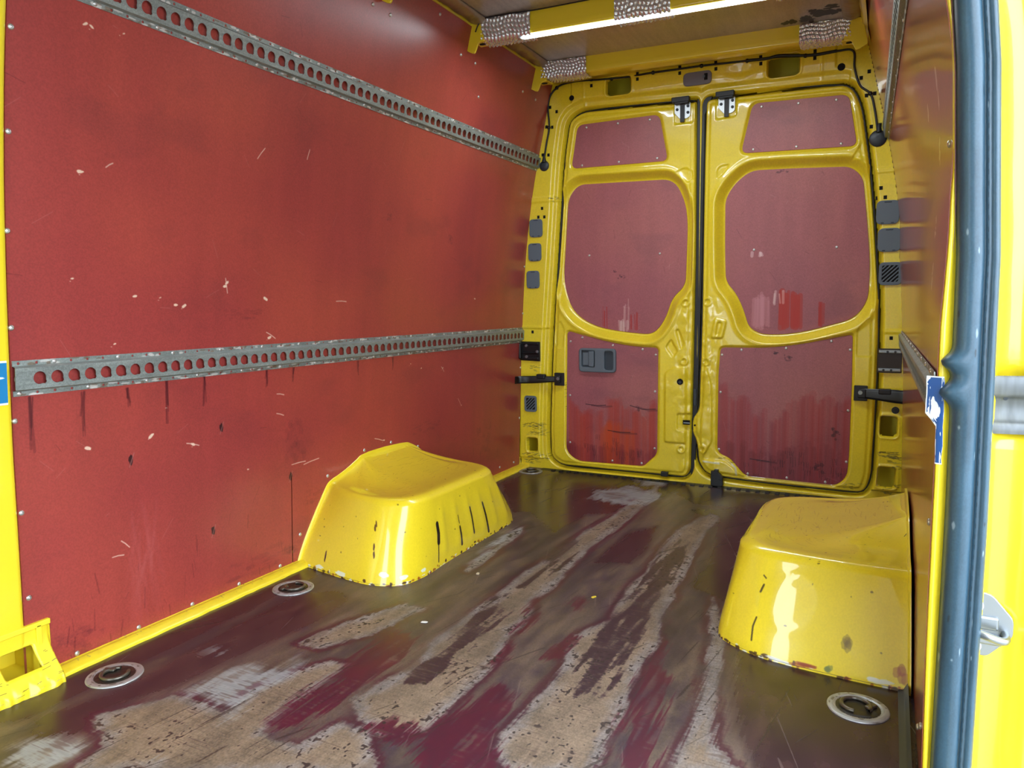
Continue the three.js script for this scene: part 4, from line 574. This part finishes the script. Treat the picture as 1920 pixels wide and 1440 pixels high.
  mesh('sealant', loft(rings[0].filter((_, i) => i % 2 === 0).map((p, i, a) => { const q = a[Math.min(i + 1, a.length - 1)], pr = a[Math.max(i - 1, 0)], dx = q[0] - pr[0], dz = q[2] - pr[2], L = Math.hypot(dx, dz) || 1, nx = -dz / L, nz = dx / L, w = 0.006 + 0.003 * noise(i * 0.6, 1, 3); return [[p[0] - nx * 0.002, 0.005], [p[0], 0.004], [p[0] + nx * -w, 0.0008]].map(([x, y], k) => [-side * x - side * 0.65, y, p[2] - nz * [0.002, 0, w][k] * (k === 2 ? 1 : 1) - 1.25]); })), std(0x3a3a2c, 0.6), o);
  return o;
}
wheelArch(-1, archTexture(201, (x, P) => {
  for (const [pts, w] of [[[[0.60, 0.13], [0.603, 0.10], [0.598, 0.075]], 13], [[[0.598, 0.075], [0.592, 0.04], [0.588, 0.018]], 4], [[[0.74, 0.125], [0.742, 0.1]], 4], [[[0.742, 0.085], [0.744, 0.06], [0.742, 0.03]], 9], [[[0.83, 0.13], [0.832, 0.1], [0.83, 0.045]], 9], [[[0.925, 0.125], [0.93, 0.08], [0.93, 0.02]], 9]]) stroke(x, pts.map((p) => P(...p)), w, '#1f1a12');
  for (const [s, t, a, b] of [[0.1, 0.012, 16, 5], [0.2, 0.012, 20, 6], [0.36, 0.03, 14, 8], [0.42, 0.02, 12, 6], [0.5, 0.02, 10, 5]]) blob(x, ...P(s, t), a, b, 'rgba(228,236,222,.9)');
  for (const [s, t] of [[0.34, 0.16], [0.335, 0.15], [0.33, 0.1], [0.33, 0.08], [0.12, 0.05], [0.12, 0.04]]) blob(x, ...P(s, t), 3, 9, 'rgba(70,40,14,.85)');
}), 'yellow wheel arch with four black scrape marks beside the left wall', (q, y, l) => (l > 0.62 ? 0.004 * Math.exp(-(((((l - 0.68) % 0.09 + 0.09) % 0.09 - 0.045) / 0.012) ** 2)) * sm(0.01, 0.05, y) * sm(0.2, 0.15, y) : 0));
wheelArch(1, archTexture(301, (x, P) => {
  for (const [pts, w, c] of [[[[0.34, 0.08], [0.342, 0.06], [0.336, 0.03]], 3, '#3a2c14'], [[[0.35, 0.15], [0.352, 0.135]], 4, '#3a2c14'], [[[0.36, 0.17], [0.35, 0.165]], 2, '#3a2c14']]) stroke(x, pts.map((p) => P(...p)), w, c);
  for (const [s, t, a, b, c] of [[0.27, 0.006, 26, 4, 'rgba(230,232,220,.9)'], [0.06, 0.012, 22, 6, 'rgba(228,230,215,.9)'], [0.16, 0.014, 9, 8, 'rgba(120,130,60,.6)'], [0.22, 0.008, 30, 5, 'rgba(150,60,20,.6)'], [0.02, 0.03, 12, 16, 'rgba(150,70,20,.4)'], [0.13, 0.075, 12, 16, 'rgba(120,100,40,.4)']]) for (let k = 0; k < 5; k++) blob(x, P(s, t)[0] + (rnd() - 0.5) * a, P(s, t)[1] + (rnd() - 0.5) * b, a * 0.6, b * 0.6, c);
  for (const pts of [[[0.0, 0.5], [0.03, 0.52], [0.05, 0.5]]]) stroke(x, pts.map((p) => P(...p)), 3, '#222');
}), 'yellow wheel arch with a round pressed ring beside the right wall', (q, y, l) => {
  const r = Math.hypot(l - 0.26, y - 0.125), b1 = Math.hypot(l - 0.155, y - 0.055), b2 = Math.hypot(l - 0.13, y - 0.055);
  return 0.0010 * Math.exp(-(((r - 0.058) / 0.009) ** 2)) + 0.003 * Math.exp(-((b1 / 0.008) ** 2)) + 0.004 * Math.exp(-((b2 / 0.006) ** 2));
});

// ------------------------------------------------------------------ floor lashing points
function lashingPoint(x, z, turn, label) {
  const o = tag(group('lashing_point', x, 0, z), label, 'lashing ring'); o.rotation.y = turn;
  mesh('flange', new THREE.LatheGeometry([[0.058, 0.0004], [0.0575, 0.0022], [0.055, 0.0036], [0.047, 0.0042], [0.044, 0.0036], [0.042, 0.0018], [0.036, 0.0012], [0, 0.0012]].map((p) => new THREE.Vector2(...p)), 48), M.worn, o);
  mesh('cup_dirt', heightfield(-0.042, 0.042, -0.042, 0.042, 0.002, (a, b) => (Math.hypot(a, b) > 0.0425 ? null : 0.0022 + 0.0024 * fbm(a * 70, b * 70, 33 + x * 10, 3) * sm(0.043, 0.034, Math.hypot(a, b))), undefined, (a, b, h) => [a, h, -b]), M.grime, o);
  mesh('ring', new THREE.TorusGeometry(0.027, 0.0042, 10, 32, 5.2).rotateX(Math.PI / 2).rotateY(0.6).translate(0.002, 0.0062, 0.003), M.steelDirty, o);
  mesh('swivel', [box(0.026, 0.007, 0.012, -0.02, 0.0058, -0.014, 0.003)], M.steelDirty, o);
}
M.worn = std(0xffffff, 0.42, 0.55, { map: canvasTexture(256, 64, (i, j) => { const k = 0.85 + 0.3 * (fbm(i * 0.05, j * 0.2, 91, 3) - 0.5); return [206 * k, 208 * k, 206 * k]; }, (x) => { for (let k = 0; k < 50; k++) blob(x, rnd() * 256, rnd() * 64, 2 + 6 * rnd(), 1 + 4 * rnd(), 'rgba(92,84,66,.6)'); }) });
M.steelDirty = std(0x6b665c, 0.35, 0.8);
lashingPoint(-0.712, 2.313, 0.4, 'recessed floor lashing ring with pale rim at the front left, nearest the pillar');
lashingPoint(-0.721, 1.752, 1.6, 'recessed floor lashing ring just in front of the left wheel arch');
lashingPoint(-0.752, 0.095, 2.2, 'recessed floor lashing ring in the far left corner by the rear pillar');
lashingPoint(0.753, 1.741, 4.0, 'recessed floor lashing ring with pale rim in front of the right wheel arch');

function flake(x, z, a, hex, label) { const o = tag(mesh('paint_flake', plate(rounded([[-0.009, -0.004], [0.006, -0.005], [0.01, 0.001], [0.002, 0.005], [-0.007, 0.004]], 0.002, 3), 0.0006, 0.0003).rotateX(-Math.PI / 2), std(hex, 0.4)), label, 'paint flake'); o.position.set(x, 0.0005, z); o.rotation.y = a; }
flake(-0.253, 1.781, 0.4, 0xe4e6e2, 'small white paint flake lying on the floor in front of the left wheel arch');
flake(0.078, 1.437, 1.2, 0xe8d040, 'tiny yellow paint flake lying on the middle of the floor');
flake(-0.30, 1.42, 2.0, 0xc8bea8, 'tiny pale flake on the floor beside the left wheel arch');

// ------------------------------------------------------------------ roof
const CY = 1.846, roofTilt = (x) => -0.018 * (x + 0.5);                              // the roof hangs a little lower to the right
const ceilTex = canvasTexture(1024, 1024, (i, j) => { const x = i / 600, y = j / 600, k = 0.92 + 0.22 * (fbm(x * 2, y * 9, 111, 3) - 0.5) + 0.1 * (fbm(x * 60, y * 12, 112, 2) - 0.5) + 0.08 * (noise(x * 300, y * 300, 113) - 0.5); return [196 * k, 184 * k, 174 * k]; }, (x) => {
  const P = (a, z) => [(a + 0.7) / 1.4 * 1024, 1024 - (z + 0.1) / 3.6 * 1024];
  for (const [a, z, u, v] of [[0.515, 0.345, 44, 14], [0.403, 0.31, 24, 12], [0.459, 0.322, 24, 9], [0.47, 0.30, 26, 5], [0.567, 0.345, 26, 10], [0.475, 0.29, 8, 16], [0.553, 0.40, 24, 8], [0.50, 0.38, 20, 8]]) { const [p, q] = P(a, z); for (let k = 0; k < 5; k++) blob(x, p + (rnd() - 0.5) * u, q + (rnd() - 0.5) * v, u * 0.6, v * 0.5, '#15110e', 0, 14, 0.6); }
  for (let k = 0; k < 60; k++) { const [p, q] = P(-0.6 + 1.2 * rnd(), 0.1 + 2 * rnd()); blob(x, p, q, 1 + 3 * rnd(), 1, 'rgba(60,44,34,.5)'); }
});
M.ceiling = std(0xffffff, 0.36, 0.6, { map: ceilTex });
const ceilG = box(1.32, 0.012, 3.5, 0, 0.006, 1.73, 0.001);
{ const p = ceilG.attributes.position, u = ceilG.attributes.uv; for (let i = 0; i < p.count; i++) { u.setXY(i, (p.getX(i) + 0.7) / 1.4, (p.getZ(i) + 0.1) / 3.6); p.setY(i, p.getY(i) + roofTilt(p.getX(i))); } }
ceilG.translate(0, CY, 0);
const ceiling = struct(group('ceiling'), 'foil-faced roof lining between yellow bows');
mesh('roof_lining', ceilG, M.ceiling, ceiling); mesh('roof_skin', [box(2.14, 0.02, 3.75, 0, 1.99, 1.66)], M.shell, ceiling);
M.foil = std(0xe2e6e8, 0.22, 0.75);
M.foilBrown = std(0x9a8468, 0.34, 0.6);
function foilStrip(x0, x1, zf, yb, yt, seed) {
  const nx = Math.round((x1 - x0) / 0.0025), rows = 44, rings = [];
  for (let j = 0; j <= rows; j++) rings.push(range(x0, x1, nx).map((a) => { const t = j / rows, b = t * 0.13, d = 0.0012 + 0.0055 * Math.abs(Math.sin(a * 210 + 1.2 * Math.sin(b * 90 + seed))) * Math.abs(Math.sin(b * 230 + 0.9 * Math.sin(a * 60 + seed))) + 0.0025 * noise(a * 160, b * 160, seed); const ty = roofTilt(a);
    return t < 0.5 ? [a, lerp(yb, yt, 1 - t * 2) + ty, zf + d] : [a, yb - d + ty, lerp(zf, zf - 0.065, (t - 0.5) * 2)]; }));
  return loft(rings);
}
function bow(zf, yb, foils, label, low = 0) {
  const o = tag(group('roof_bow', 0, 0, 0), label, 'roof bow');
  const prf = [[CY + 0.004, 0], [yb + 0.030, 0.001], [yb + 0.024, 0.004], [yb + 0.008, 0.004], [yb + 0.002, 0.001], [yb, -0.006], [yb, -0.055], [yb + 0.004, -0.062], [CY + 0.004, -0.064]];
  mesh('bow_profile', loft(range(-0.615, 0.63, 40).map((x) => prf.map(([y, z]) => [x, y + roofTilt(x), zf + z]))), M.paint, o);
  foils.forEach(([a, b], k) => mesh('foil_tape', foilStrip(a, b, zf + 0.004, yb, CY - 0.002, k * 3.1 + zf * 7), M.foil, o));
  for (const s of [-1, 1]) {
    const K = (x, y) => [s * x, y + (s > 0 ? -0.02 : 0)];
    const shape = [K(-0.651 + 1.302 * 0, 1.838), K(-0.607, 1.842), K(-0.590, 1.785), K(-0.585, 1.768), K(-0.612, 1.764), K(-0.618, 1.748), K(-0.628, 1.728), K(-0.640, 1.730), K(-0.668, 1.746), K(-0.655, 1.80)].map(([x, y]) => [s < 0 ? x * -s : -Math.abs(x) * -1, y]).map(([x, y]) => [s < 0 ? -Math.abs(x) : Math.abs(x), y]);
    mesh('bow_foot', [plate(rounded(shape, 0.008, 4), 0.004, 0.0015).translate(0, 0, zf + 0.003), loft([[-0.652, 1.83], [-0.672, 1.746]].map(([x, y]) => [[s * -x * -1 * -1, y, zf + 0.005], [s * -x * -1 * -1, y, zf - 0.07]]).map((r) => r.map(([x, y, z]) => [s * Math.abs(x), y, z]))), box(0.05, 0.004, 0.05, s * 0.605, 1.767 + (s > 0 ? -0.02 : 0), zf - 0.02, 0.001)], M.paint, o);
    mesh('foot_hole', [new THREE.CylinderGeometry(0.013, 0.013, 0.003, 16).scale(1, 1, 0.7).translate(s * 0.606, 1.7645 + (s > 0 ? -0.02 : 0), zf - 0.016)], M.dark, o);
  }
  return o;
}
const bows = [
  bow(0.262, 1.779, [[-0.612, -0.405], [0.435, 0.61]], 'yellow roof bow nearest the rear doors, foil tape at both ends'),
  bow(0.815, 1.768, [[-0.600, -0.402], [-0.09, 0.10], [0.42, 0.6]], 'yellow roof bow carrying the light strip, foil tape at its left end'),
  bow(1.335, 1.768, [[-0.600, -0.402]], 'yellow roof bow of which only a left foot shows at the top edge'),
];
tag(bows[2], 'yellow roof bow of which only the left foot shows at the top edge', 'roof bow');
for (const s of [-1, 1]) {                                                        // rails along the roof edges with foil over them
  const o = struct(group('trim'), s < 0 ? 'yellow roof rail with foil along the left' : 'yellow roof rail with foil along the right'); o.name = s < 0 ? 'trim_4' : 'trim_5';
  const dy = s > 0 ? -0.016 : 0;
  mesh('roof_rail', loft(range(0.07, 3.4, 50).map((z) => [[-0.664, 1.80], [-0.652, 1.806], [-0.645, 1.815], [-0.646, 1.832], [-0.642, 1.838], [-0.62, 1.842], [-0.59, 1.85]].map(([x, y]) => [-s * x * 1, y + dy, z]))), M.paint, o);
  mesh('foil_wrap', loft(range(0.1, 3.3, 420).map((z, k) => range(0, 1, 9).map((t) => { const a = t * Math.PI, d = 0.003 * noise(z * 130, t * 5, 8 + s) + 0.002 * Math.sin(z * 60 + 6 * t), r = 0.014 + d; return [s * (0.612 + 0.032 * Math.cos(a)), 1.845 + dy - r * Math.sin(a), z]; }))), M.foilBrown, o);
}
{ const o = tag(group('roof_wire'), 'thin black wire along the top edge of the light-strip bow', 'wire');
  mesh('wire_run', tube([[-0.62, 1.80, 0.83], [-0.60, 1.838, 0.825], [-0.5, 1.842 + roofTilt(-0.5), 0.826], [-0.38, 1.84 + roofTilt(-0.38), 0.824], [-0.1, 1.842 + roofTilt(-0.1), 0.824], [0.2, 1.842 + roofTilt(0.2), 0.824], [0.6, 1.842 + roofTilt(0.6), 0.824]], 0.0022, 60, 6), M.black, o);
  mesh('wire_knot', new THREE.SphereGeometry(0.007, 10, 8).scale(2, 0.6, 1).translate(-0.13, 1.84 + roofTilt(-0.13), 0.824), M.black, o); }
{ const o = tag(group('light_strip', 0.09, 1.766, 0.800), 'long white lit light strip under the roof bow', 'light strip'), L = 1.08;
  o.rotation.z = -0.018;
  mesh('mount_channel', [box(L, 0.006, 0.028, 0, -0.0005, 0.0, 0.002)], M.zinc, o);
  mesh('diffuser', [box(L - 0.012, 0.016, 0.024, 0, -0.0115, 0, 0.007)], M.led, o);
  mesh('end_cap', [box(0.008, 0.018, 0.026, -L / 2, -0.01, 0, 0.002)], M.zinc, o); mesh('end_cap', [box(0.008, 0.018, 0.026, L / 2, -0.01, 0, 0.002)], M.zinc, o);
  const light = new THREE.RectAreaLight(new THREE.Color(0.82, 0.93, 1), LED, L - 0.02, 0.022); light.name = 'strip_light'; light.position.set(0, -0.0212, 0); light.rotation.x = -Math.PI / 2; o.add(light); }

// ------------------------------------------------------------------ sliding door jamb on the right
const sealX = (y) => interp(y, [-0.2, 0.06, 0.48, 0.87, 1.15, 1.245, 1.42, 1.63, 1.78], [0.865, 0.866, 0.867, 0.863, 0.849, 0.840, 0.815, 0.772, 0.735]);
const bump = (y) => 0.013 * (Math.exp(-(((y - 0.715) / 0.012) ** 2)) + Math.exp(-(((y - 0.668) / 0.014) ** 2)) * 1.05);
const sealTex = canvasTexture(128, 1024, (i, j) => { const k = 0.9 + 0.25 * (fbm(i * 0.06, j * 0.02, 121, 3) - 0.5) + 0.12 * (noise(i * 0.9, j * 0.9, 122) - 0.5), st = Math.abs(i - 74) < 3 && j % 9 < 4 ? 0.8 : 1; return [58 * k * st, 88 * k * st, 106 * k * st]; }, (x) => { for (let k = 0; k < 60; k++) blob(x, rnd() * 128, rnd() * 1024, 1 + 2 * rnd(), 1 + 5 * rnd(), rnd() > 0.6 ? 'rgba(190,200,205,.5)' : 'rgba(20,22,24,.5)'); });
M.seal = std(0xffffff, 0.36, 0, { map: sealTex });
{ const o = tag(group('door_opening_seal', 0.87, 0, 2.0), 'thick grey-black rubber seal down the edge of the sliding door opening', 'seal');
  const prf = [[0.0, -0.012], [0.002, 0.004], [0.008, 0.014], [0.017, 0.019], [0.026, 0.019], [0.032, 0.015], [0.0345, 0.009], [0.036, 0.004], [0.038, 0.008], [0.0405, 0.011], [0.043, 0.008], [0.0445, 0.010], [0.049, 0.013], [0.053, 0.010], [0.056, 0.002], [0.057, -0.014]];
  mesh('seal_bulb', loft(range(-0.15, 1.72, 300).map((y) => prf.map(([x, z], i) => [sealX(y) - 0.87 + x - (i < 3 ? bump(y) * (i === 0 ? 1.15 : i === 1 ? 1.1 : 0.6) : 0), y, z + (i < 3 ? bump(y) * 0.7 : 0) + 0.0007 * (noise(y * 90, i, 4) - 0.5)])), false, (i, j) => [i / (prf.length - 1), j / 300]), M.seal, o); }
{ const o = struct(group('trim'), 'yellow jamb of the sliding door opening'); o.name = 'trim_6';
  const lip = [[0, -0.030], [0, -0.0085], [0, -0.006], [0, -0.0045], [-0.004, -0.010], [0.002, -0.014], [0.02, -0.016], [0.045, -0.018], [0.058, -0.03], [0.066, -0.046], [0.085, -0.05], [0.1, -0.048], [0.118, -0.04], [0.126, -0.03], [0.2, -0.035], [0.205, -0.06]];
  mesh('jamb_sheet', loft(range(-0.16, 1.74, 160).map((y) => lip.map(([x, z], i) => {
    const step = i > 9 && i < 13 ? -0.008 * sm(0.695, 0.70, y) * sm(1.3, 1.2, y) + 0.003 * (noise(y * 14, i, 7) - 0.5) : 0, groove = i > 8 && i < 13 ? -0.018 * sm(0.596, 0.604, y) * sm(0.702, 0.694, y) : 0, w = wallR(Math.max(0, y), 1.99) + 0.002;
    return [i < 4 ? Math.min(sealX(y) - 0.002, w + [0.01, -0.001, 0.001, 0.006][i]) : sealX(y) + x, y, 2.0 + z + step + groove]; }))), M.paint, o); }
{ const o = tag(group('door_guide_rail', 0.93, 0.65, 1.95), 'grey metal sliding door guide rail running out of the yellow jamb', 'rail');
  const y0 = 0.602 - 0.65, y1 = 0.692 - 0.65, prf = [[y0, 0.006], [y0 + 0.012, 0.009], [y0 + 0.018, 0.002], [y0 + 0.022, -0.006], [y0 + 0.034, -0.008], [y0 + 0.05, -0.010], [y0 + 0.056, -0.002], [y0 + 0.062, 0.010], [y1 - 0.004, 0.011], [y1, 0.004]];
  mesh('rail_channel', loft(range(0, 1, 20).map((t) => prf.map(([y, z]) => [-0.02 + 0.15 * t, y + 0.004 * t, z + 0.0005 * noise(t * 20, y * 50, 3)]))), std(0xffffff, 0.4, 0.35, { map: canvasTexture(64, 128, (i, j) => { const k = 0.9 + 0.3 * (fbm(i * 0.05, j * 0.15, 131, 3) - 0.5); return [128 * k, 134 * k, 138 * k]; }, (x) => { for (let k = 0; k < 16; k++) blob(x, rnd() * 64, 40 + 40 * rnd(), 6 * rnd() + 2, 3 * rnd() + 1, 'rgba(110,80,50,.5)'); }) }), o);
  mesh('rivet', cyl(0.003, 0.004, 0.012, -0.005 + 0.012, -0.004), M.greyDark, o); }
{ const o = tag(group('door_striker', 0.935, 0.298, 1.957), 'shiny steel latch striker bolted to the yellow jamb below the guide rail', 'striker');
  mesh('striker_plate', [plate(rounded([[-0.03, 0.052], [-0.006, 0.052], [0.006, 0.048], [0.033, 0.016], [0.035, 0.008], [0.035, -0.014], [0.018, -0.034], [0.002, -0.052], [-0.03, -0.052]], 0.006, 4), 0.005, 0.0015)], M.steel, o);
  mesh('striker_loop', [tube([[-0.02, -0.002, 0.004], [-0.02, -0.002, 0.022], [-0.016, -0.004, 0.034], [0.0, -0.007, 0.040], [0.018, -0.012, 0.036], [0.024, -0.013, 0.022], [0.024, -0.012, 0.004]], 0.0062, 40, 10), box(0.05, 0.014, 0.012, -0.004, -0.022, 0.012, 0.004), box(0.05, 0.022, 0.01, -0.01, 0.004, 0.008, 0.004)], M.steel, o);
  for (const y of [0.03, -0.036]) mesh('bolt', [cyl(0.010, 0.004, -0.016, y, 0.008), cyl(0.005, 0.006, -0.016, y, 0.009, 'z', 6)], M.zinc, o); }

// stickers
const stickerTex = (seed, torn) => canvasTexture(128, 256, (i, j) => { const q = fbm(i * 0.04, j * 0.03, seed, 3), e = Math.min(i, 127 - i, j, 255 - j), w = torn ? q > 0.62 || e < 4 || (i < 14 && q > 0.4) : e < 12 || q > 0.74; return w ? [226, 232, 236] : torn ? [18, 74, 140] : [14, 120, 172]; });
{ const o = tag(group('sticker', -0.812, 0.655, 2.49), 'blue sticker with white border on the left front pillar', 'sticker');
  mesh('sticker_sheet', loft(range(-0.045, 0.045, 8).map((y) => [[-(prof(y + 0.655) - 0.0085) + 0.812, y, -0.058], [-(prof(y + 0.655) - 0.0092) + 0.812, y, -0.0575], [-(prof(y + 0.655) - 0.0092) + 0.812, y, 0.09]])), std(0xffffff, 0.4, 0, { map: stickerTex(141, false) }), o); }
{ const o = tag(group('sticker', 0.863, 0.6, 1.9935), 'torn blue sticker on the yellow jamb at the end of the right rail', 'sticker');
  mesh('sticker_sheet', loft(range(-0.045, 0.092, 14).map((y) => { const a = 0.004 * noise(y * 60, 1, 5), w = wallR(0.6 + y, 1.99) + 0.002 - 0.863; return [[w - 0.0145 * sm(0.018, 0.03, y) - 0.002 + a * 0.3, y, -0.0062 * sm(0.018, 0.03, y) - 0.0008], [w + 0.001, y, 0.0018], [w + 0.006, y, 0.0032], [w + 0.010 - a, y, 0.0028]]; })), std(0xffffff, 0.4, 0, { map: stickerTex(151, true) }), o); }

renderer.render(scene, camera);
